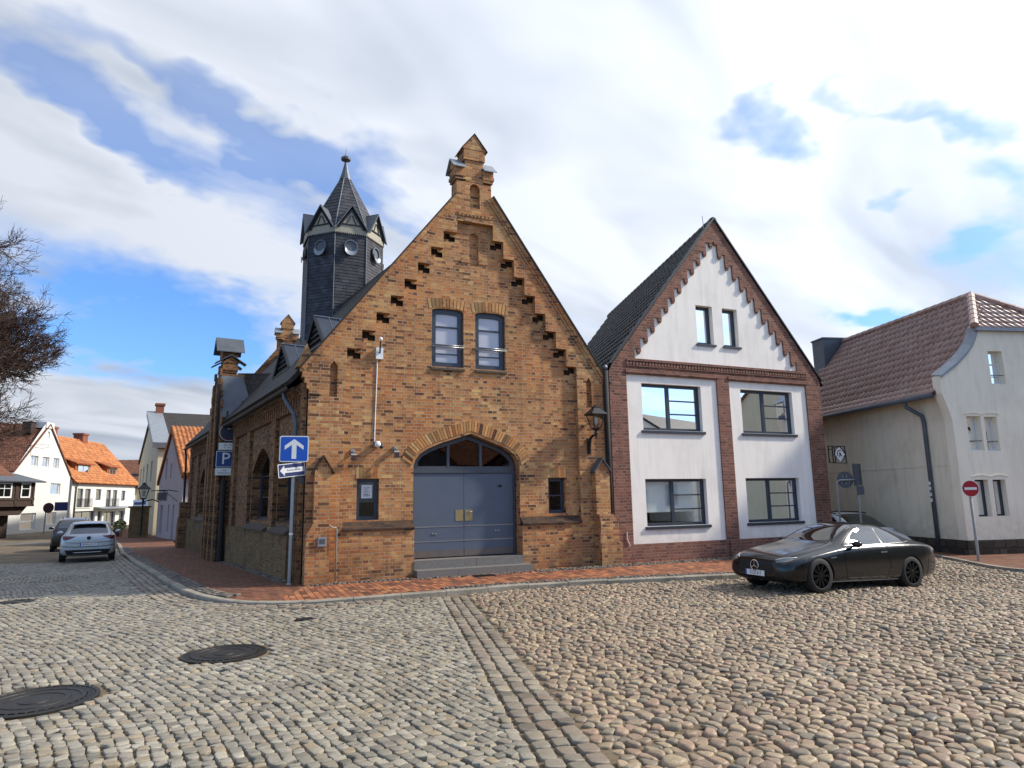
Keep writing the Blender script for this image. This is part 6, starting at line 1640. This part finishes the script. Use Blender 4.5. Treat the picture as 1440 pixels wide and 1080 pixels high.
# ------------------------------------------------------------------ houses of the side street
def gable_house(name, label, loc, rz, w, ze, zr, xa, depth, wall_m, roof_m, wins=(), doors=(), zb=-2.0, tiles=None, over=.35, gtop=None, cat='building', foot=None, soffit=None, thick=.16):
    """gable towards -y; x from 0..w along the front; near slope is the one at larger x"""
    t = thing(name, label, cat, loc, rz)
    prof = [(0, zb), (w, zb), (w, ze)]+([(xa+gtop/2, zr), (xa-gtop/2, zr)] if gtop else [(xa, zr)])+[(0, ze)]
    mb = MB(); mb.holed(prof, [rect(*q[:4]) for q in wins]+[rect(*q[:4]) for q in doors], 0, .22, rim=False)
    mb.quad((0, 0, zb), (0, depth, zb), (0, depth, ze), (0, 0, ze)); mb.quad((w, 0, zb), (w, depth, zb), (w, depth, ze), (w, 0, ze))
    mb.add([(0, depth, zb), (w, depth, zb), (w, depth, ze), (xa, depth, zr), (0, depth, ze)], [(0, 1, 2, 3, 4)])
    mb.build('wall', wall_m, t)
    for q in wins:
        m_ = (q[0]+q[1])/2
        window(t, *q[:4], .14, vm=[m_] if q[1]-q[0] > .7 else [], fw=.09, mf=white_p if len(q) < 5 else q[4], sill=(.06, .07, .06, white_p), blind=(q[2]+.1, curtain) if random.random() < .4 else None, depth=.06)
    for q in doors:
        d = window(t, *q[:4], .18, fw=.12, mf=timber if len(q) < 5 else q[4], hm=[(q[2]+.9, q[0]+.1, q[1]-.1, .12)], name='door', depth=.06)
    for s in (-1, 1):
        ex = -over if s < 0 else w+over; sl_ = (zr-ze)/(xa if s < 0 else w-xa); ez = ze-over*sl_
        e = Vector((ex, -.15, ez+.12)); up = Vector((xa-ex, 0, zr-ez))
        mb = MB(); slab(mb, e, e+Vector((0, depth+.3, 0)), e+up+Vector((0, depth+.3, 0)), e+up, thick); r_ = mb.build('roof', roof_m, t)
        if tiles and (s > 0) == (tiles[1] > 0): tile_roof('roof_tiles', e+Vector((0, 0, .02)), (0, 1, 0), up, depth+.3, up.length, tiles[0], r_, tw=.27, th=.36, amp=.055, lift=.05)
    return t
RZ_S = R(-58.1)
Sx, Sin = Vector((.5284, -.8490, 0)), Vector((.849, .528, 0))
def S_pt(s, off, z=0): return Vector((C0[0], C0[1], 0))-Sx*s+Sin*off+Vector((0, 0, z))
# grey pink house next to the firehouse: facade s 29.5..47
L0 = 47.0
px = lambda s: L0-s
gable_house('pink_house', 'grey pink gabled house with an orange pantile roof next to the firehouse', tuple(S_pt(L0, .5)), RZ_S, 17.5, 3.75, 7.15, 9.0, 16, pink_r, roof_orange,
    wins=[(px(41.9), px(40.8), 3.6, 5.15, anthr), (px(38.2), px(37.3), 3.6, 4.6, anthr), (px(38.0), px(37.0), -.1, 1.75, anthr)], doors=[(px(44.2), px(42.3), -.5, 1.7), (px(34.7), px(33.6), -.5, 1.75)], tiles=(tile_o, 1), over=.7, thick=.35)
# dark roofed house beyond
gable_house('dark_roofed_house', 'tall beige house with a dark tiled roof and zinc clad verge beyond the pink house', tuple(S_pt(78, .45)), RZ_S, 28, 6.9, 10.9, 16.5, 14, beige_r, roof_dark,
    wins=[(78-q, 78-q+2.0, z, z+1.9, anthr) for q in (75, 70, 64, 58) for z in (3.9,)]+[(78-70, 78-68, .3, 2.4, anthr)], zb=-3, over=.5, thick=.4)
DH = bpy.data.objects['dark_roofed_house']
mb = MB(); slab(mb, (16.2, -.5, 11.15), (28.6, -.5, 7.0), (28.6, .9, 7.0), (16.2, .9, 11.15), .5); mb.build('zinc_verge', zinc_l, DH)
mb = MB(); mb.box(16.0, 17.0, .3, 1.0, 10.5, 11.7); mb.box(15.9, 17.1, .2, 1.1, 11.7, 11.9); mb.build('chimney', terra, DH)
# pale gabled house at the end, turned to the street
WG = (-52.69, 78.38, 0); RZ_W = R(99)
W0 = 12.0       # local x = u + W0 - ... front runs from u=-10.2 to u=1.8
ux = lambda u: u+10.2
g = gable_house('pale_gabled_house', 'pale rendered gabled house with a brown tiled roof at the end of the side street', tuple(Vector(WG)+Vector((-.156, .988, 0))*-10.2), RZ_W, 12.0, 5.2, 10.75, ux(-4.0), 16, wg_r, roof_brown,
    wins=[(ux(-7.0), ux(-5.6), 5.95, 7.1), (ux(-4.75), ux(-3.3), 5.95, 7.1), (ux(-2.4), ux(-1.1), 5.9, 7.1), (ux(-2.5), ux(-.3), 2.95, 4.25), (ux(-2.7), ux(-.65), -.35, 1.0), (ux(-4.15), ux(-3.7), 9.2, 9.95)], doors=[(ux(-7.9), ux(-4.9), -.75, 1.0, white_p)], gtop=1.6, over=.05, zb=-2.5)
mb = MB(); mb.box(ux(-4.85), ux(-3.15), -.12, 1.0, 10.3, 10.95); mb.build('gable_top', wg_r, g); mb = MB(); mb.box(ux(-5.9), ux(-5.0), .9, 1.8, 9.6, 10.9); mb.build('chimney', timber, g)
# white row house with orange roof
RH = thing('white_row_house', 'long white house with an orange roof, dormers and ground floor shops', 'building', tuple(Vector(WG)+Vector((-.156, .988, 0))*2.4), RZ_W)
rw = lambda u: u-2.4
rwins = [(rw(3.9), rw(5.4), 1.5, 3.75), (rw(5.9), rw(7.4), 1.5, 3.75), (rw(8.9), rw(10.4), 2.35, 3.75), (rw(12.0), rw(13.4), 1.5, 3.7), (rw(14.0), rw(15.4), 1.5, 3.7), (rw(16.8), rw(18.1), 2.25, 3.65)]
rshop = [(rw(3.4), rw(9.2), -1.7, 1.0), (rw(9.9), rw(11.2), -1.7, .9), (rw(11.7), rw(15.3), -1.7, .8), (rw(16.5), rw(18.4), -1.7, .8)]
mb = MB(); mb.holed([(0, -3), (19.4, -3), (19.4, 4.6), (0, 4.6)], [rect(*q) for q in rwins+rshop], 0, .2); mb.quad((19.4, 0, -3), (19.4, 9, -3), (19.4, 9, 4.6), (19.4, 0, 4.6)); mb.quad((0, 0, -3), (0, 9, -3), (0, 9, 6), (0, 0, 4.6)); mb.build('wall', wg_r, RH)
for q in rwins: 
    w = window(RH, *q, .14, fw=.10, mf=anthr, depth=.06)
    if q[2] < 2:
        b = MB(); b.tube([(q[0]-.2, -.25, 2.5), (q[1]+.2, -.25, 2.5)], .03, 5); b.tube([(q[0]-.2, -.25, 1.5), (q[1]+.2, -.25, 1.5)], .03, 5)
        for k in range(9): xk = q[0]-.2+(q[1]-q[0]+.4)*k/8; b.tube([(xk, -.25, 1.5), (xk, -.25, 2.5)], .018, 4)
        b.build('balcony_rail', lead, w)
for q in rshop: window(RH, *q, .3, vm=[(q[0]+q[1])/2] if q[1]-q[0] > 2 else [], fw=.15, mf=anthr, name='shop_window', depth=.08)
slb = MB(); e = Vector((-.1, -.5, 4.45)); up = Vector((0, 5.6, 6.2)); slab(slb, e, e+Vector((19.8, 0, 0)), e+up+Vector((19.8, 0, 0)), e+up, .2); slab(slb, e+up*2+Vector((0, 0, -12.4)), e+up*2+Vector((19.8, 0, -12.4)), e+up+Vector((19.8, 0, 0)), e+up, .2); rr = slb.build('roof', roof_orange, RH)
tile_roof('roof_tiles', e+Vector((0, 0, .02)), (1, 0, 0), up, 19.8, up.length, tile_o, rr, tw=.3, th=.42, amp=.05, nsub=3)
for a, b in ((rw(4.6), rw(8.6)), (rw(13.6), rw(16.8))):
    y0 = .8; mb = MB(); mb.box(a, b, y0, y0+3.2, 5.0, 7.05); d = mb.build('dormer', tile_o, RH)
    s_ = MB(); slab(s_, (a-.5, y0-.4, 6.9), (b+.5, y0-.4, 6.9), (b+.5, y0+4, 8.6), (a-.5, y0+4, 8.6), .15); s_.build('dormer_roof', roof_orange, d)
    window(RH, a+.5, b-.5, 5.25, 6.75, y0-.08, vm=[(a+b)/2], fw=.16, mf=cream_w, name='dormer_window', depth=.07)
for x, h in ((3.6, 10.3), (12.0, 10.2)):
    mb = MB(); mb.box(x, x+1.5, 4.6, 5.8, 8.4, h+1.1); mb.box(x-.1, x+1.6, 4.5, 5.9, h+1.1, h+1.35); mb.build('chimney', terra, RH)
mb = MB(); slab(mb, (rw(8.5), -.1, 1.5), (rw(18.6), -.1, 1.5), (rw(18.6), -1.2, 1.25), (rw(8.5), -1.2, 1.25), .06); mb.build('awning', zinc_l, RH)
downpipe([(.7, -.5, 4.4), (.9, -.1, 3.9), (.9, -.1, -2)], .09, RH, zinc)
# roofs beyond
t = gable_house('far_brown_roofed_house', 'far house with a brown roof and grey dormer closing the side street', tuple(Vector(WG)+Vector((-.156, .988, 0))*22+Vector((1.2, 0, 0))), RZ_W, 16, 4.2, 8.6, 8, 12, beige_r, roof_brown, wins=[(1.5, 3, 1.2, 3), (5, 6.5, 1.2, 3), (9, 10.5, 1.2, 3)], zb=-3)
mb = MB(); mb.box(3, 8, -.2, 4, 4.4, 6.3); mb.build('dormer', zinc, t)
t2 = gable_house('closing_house', 'small cream house with a dark lower roof behind the planter at the street end', (-55.0, 112.0, 0), R(20), 14, 4.0, 8.0, 7, 10, beige_r, roof_brown, wins=[(3, 4.4, 1, 2.6), (8, 9.4, 1, 2.6)], zb=-3)
# dark timbered house with an oriel at the far left
OR = thing('timbered_oriel_house', 'dark timbered house with a projecting oriel and white windows at the left edge', 'building', (-45.2, 58.6, 0), R(82))
mb = MB(); mb.box(-14, 1.6, .0, 9, -2, 2.0); mb.build('wall', timber, OR)
mb = MB(); mb.box(-14, 1.6, .5, 9, 2.0, 4.4); mb.build('upper_wall', wg_r, OR)
mb = MB(); mb.box(-9, 2.4, -1.6, .6, 1.75, 4.0)
for z in (1.75, 2.3, 3.85): mb.box(-9.05, 2.45, -1.66, -1.6, z, z+.18)
for x in (-8.9, -5.4, -2.2, .5, 2.3): mb.box(x-.1, x+.1, -1.66, -1.6, 1.75, 4.0)
mb.prism([(-8, 1.75), (2.2, 1.75), (1.5, 1.0), (-8, 1.0)], -1.2, .2)
o = mb.build('oriel', timber, OR)
mb = MB(); slab(mb, (-9.4, -2.1, 3.95), (3.1, -2.1, 3.95), (3.1, 1.2, 4.75), (-9.4, 1.2, 4.75), .12); mb.build('oriel_roof', zinc, o)
for a, b in ((-7.8, -6.2), (-4.6, -3.0), (-1.5, .0)): window(OR, a, b, 2.5, 3.8, -1.70, vm=[(a+b)/2], hm=[3.3], fw=.12, mf=white_p, depth=.07)
window(OR, .9, 1.9, 2.5, 3.8, -1.70, hm=[3.3], fw=.12, mf=white_p, depth=.07)
mb = MB(); slab(mb, (-14, -.3, 4.3), (1.8, -.3, 4.3), (1.8, 6, 8.3), (-14, 6, 8.3), .2); mb.build('roof', roof_brown, OR)
# street furniture of the side street
LS = thing('street_wall_lantern', 'old lantern on a wall bracket of the beige house in the side street', 'lantern', tuple(S_pt(46.6, .2, 2.25)), R(-58.1))
mb = MB(); mb.tube([(0, .3, -.3), (0, -.1, -.1), (0, -.8, -.25)], .05, 6); mb.tube([(0, -.8, -.3), (0, -.8, -2.9)], .06, 8); mb.build('bracket', black_m, LS); lantern(LS, Matrix.Translation((0, -.8, .0)), 2.2)
SG = thing('blue_shop_sign', 'pale blue shop sign board hanging from the beige house wall', 'sign', tuple(S_pt(50, -.6, 1.7)), R(30))
mb = MB(); mb.box(-.55, .55, -.04, .04, -.35, .45); b = mb.build('board', plain('faded blue board', '#8fa3bd', .6), SG); mb = MB(); mb.box(-.45, .4, -.05, -.04, .05, .26); mb.build('lettering', sign_db, b)
WB = thing('wrought_iron_sign', 'wrought iron shop sign bracket on the pink house', 'sign', tuple(S_pt(31.5, .45, 2.2)), R(-58.1))
mb = MB(); mb.tube([(0, 0, .35), (0, -.5, .45), (0, -1.5, .42)], .025, 5); mb.tube([(0, 0, -.25), (0, -.4, .1), (0, -.9, .42)], .02, 5)
mb.tube([(0, -.6, .38), (0, -.6, -.2), (0, -1.15, -.2), (0, -1.15, .4), (0, -.6, .4)], .02, 5); mb.build('bracket', black_m, WB); mb = MB(); mb.box(-.02, .02, -1.12, -.63, -.16, .3); mb.build('board', sign_bk, WB)
NS = thing('street_end_sign_post', 'small post with a round dark sign and a blue plate before the pale house', 'sign post', (-46.6, 67.3, -1.0), R(8))
mb = MB(); mb.tube([(0, 0, 0), (0, 0, 2.9)], .06, 6); mb.build('post', gal, NS); mb = MB(); mb.prism(sh_poly(disc(.5), .25, 2.55), -.08, -.05); mb.build('round_sign', plain('dark red sign', '#3a1a20', .6), NS); mb = MB(); mb.box(.8, 2.0, -.08, -.05, 2.25, 3.1); mb.build('blue_plate', sign_db, NS)
PL_ = thing('planted_tub', 'round tub with a clipped dark bush by the street end', 'plant', (-33.0, 56.8, -.95), 0)
mb = MB(); mb.lathe([(.35, 0), (.5, .7), (.45, .7)], (0, 0, 0), 12); mb.build('tub', timber, PL_)
def leaf_ball(name, par, c, r, n, size, mat, sz=1.0):
    V, F = [], []
    for _ in range(n):
        d = Vector((random.gauss(0, 1), random.gauss(0, 1), random.gauss(0, 1))).normalized()*r*random.uniform(.6, 1.02); d.z *= sz; p = Vector(c)+d
        a = Vector((random.gauss(0, 1), random.gauss(0, 1), random.gauss(0, 1))).normalized()*size; b = a.orthogonal().normalized()*size*.6; o = len(V); V += [p-a, p+b, p+a, p-b]; F.append((o, o+1, o+2, o+3))
    return np_mesh(name, np.array([tuple(v) for v in V]), np.array(F), mat, par, smooth=False)
leaf_ball('bush', PL_, (0, 0, 1.0), .5, 500, .08, leafm)
mb = MB(); mb.box(0, 1.3, 0, .5, 0, 2.7); mb.box(-.1, 1.4, -.1, .6, 2.6, 2.75)
t = tag(mb.build('ivy_dark_gate_pier', plaster_old), 'dark weathered wall slab standing at the mouth of the beige house', 'wall'); t.location = (-30.9, 54.4, -1.1); t.rotation_euler = (0, 0, R(10))

# ------------------------------------------------------------------ bare tree on the left
def bare_tree(name, label, base, height, seed, spread=.62):
    rd = random.Random(seed); t = thing(name, label, 'tree', base, 0, 'bare trees on the left')
    mt, mtw = MB(), MB(); cnt = [0]
    from collections import deque
    Q = deque([(Vector((0, 0, 0)), Vector((.03, 0, 1)), height*.58, height*.02, 0)])
    while Q and cnt[0] < 20000:
        p, d, L, r, lev = Q.popleft()
        if lev >= 3 and (base[0]+p.x)/(base[1]+p.y) < -.90: continue
        n = 5 if lev < 2 else 4 if lev < 4 else 3; pts = [p.copy()]; rs = [r]; q = p.copy(); dd = d.copy()
        kids = []
        for i in range(n):
            dd = (dd+Vector((rd.gauss(0, 1), rd.gauss(0, 1), rd.gauss(0, 1)))*.10*(1+.25*lev)+Vector((0, 0, .05 if lev > 1 else .02))).normalized()
            q = q+dd*(L/n); pts.append(q.copy()); rs.append(max(r*(1-.62*(i+1)/n), .011)); kids.append((q.copy(), dd.copy(), rs[-1]))
        (mt if lev < 2 else mtw).tube(pts, rs, 8 if lev == 0 else 5 if lev < 3 else 3, caps=False); cnt[0] += 1
        if lev >= 6: continue
        k = {0: 22, 1: 10, 2: 7, 3: 6, 4: 5, 5: 4}[lev]
        for j in range(k):
            i = min(n-1, max(0 if lev else 1, int(rd.uniform(.05 if lev == 0 else .15, 1.0)*n))); c, cd_, cr = kids[i]
            az = rd.uniform(0, 2*math.pi); ax = cd_.orthogonal().normalized(); ax = Matrix.Rotation(az, 3, cd_) @ ax
            ang = rd.uniform(.45, 1.05) if lev < 2 else rd.uniform(.35, .85)
            nd = (cd_*math.cos(ang)+ax*math.sin(ang)).normalized(); nd.z = nd.z*.85+.06
            Q.append((c, nd.normalized(), L*rd.uniform(.48, .68) if lev else L*rd.uniform(.46, .66), max(cr*rd.uniform(.5, .7), .016), lev+1))
    mt.build('trunk', bark, t, smooth=True, fix=False); mtw.build('crown', bark, t, smooth=True, fix=False)
    return t
bare_tree('bare_tree', 'lower bare winter tree with brown twigs just above the white house roofs', (-33.9, 35.0, -.6), 14.6, 11)
bare_tree('bare_tree', 'tall bare winter tree reaching in from the left edge above the side street', (-36.6, 34.0, -.6), 22.6, 5)

# ------------------------------------------------------------------ unseen houses added across the square for reflections in window panes and car paint
for i, (x, y, w, zr, wm, rm, tx) in enumerate(((31, 21, 14, 12.0, beige_r, roof_brown, 'tall beige house across the square, reflected in the upper right window of the white house'), (31, 6.4, 9, 7.9, cream_p, roof_dark, 'low cream gabled house across the square, reflected in the upper left white house window'), (33, -3, 13, 8.2, brick_r, roof_brown, 'red brick house across the square, reflected low in the window panes'), (30, -17, 13, 9.0, pink_r, roof_orange, 'grey pink house with orange roof at the far end of the square'))):
    gable_house('opposite_house', tx, (x, y, 0), R(-90), w, 5.0, zr, w/2, 12, wm, rm, wins=[(1.5, 2.7, 1, 2.6), (w-3, w-1.8, 1, 2.6), (1.5, 2.7, 3.6, 5), (w-3, w-1.8, 3.6, 5)], doors=[(w/2-.6, w/2+.6, 0, 2.2)], zb=-.2)
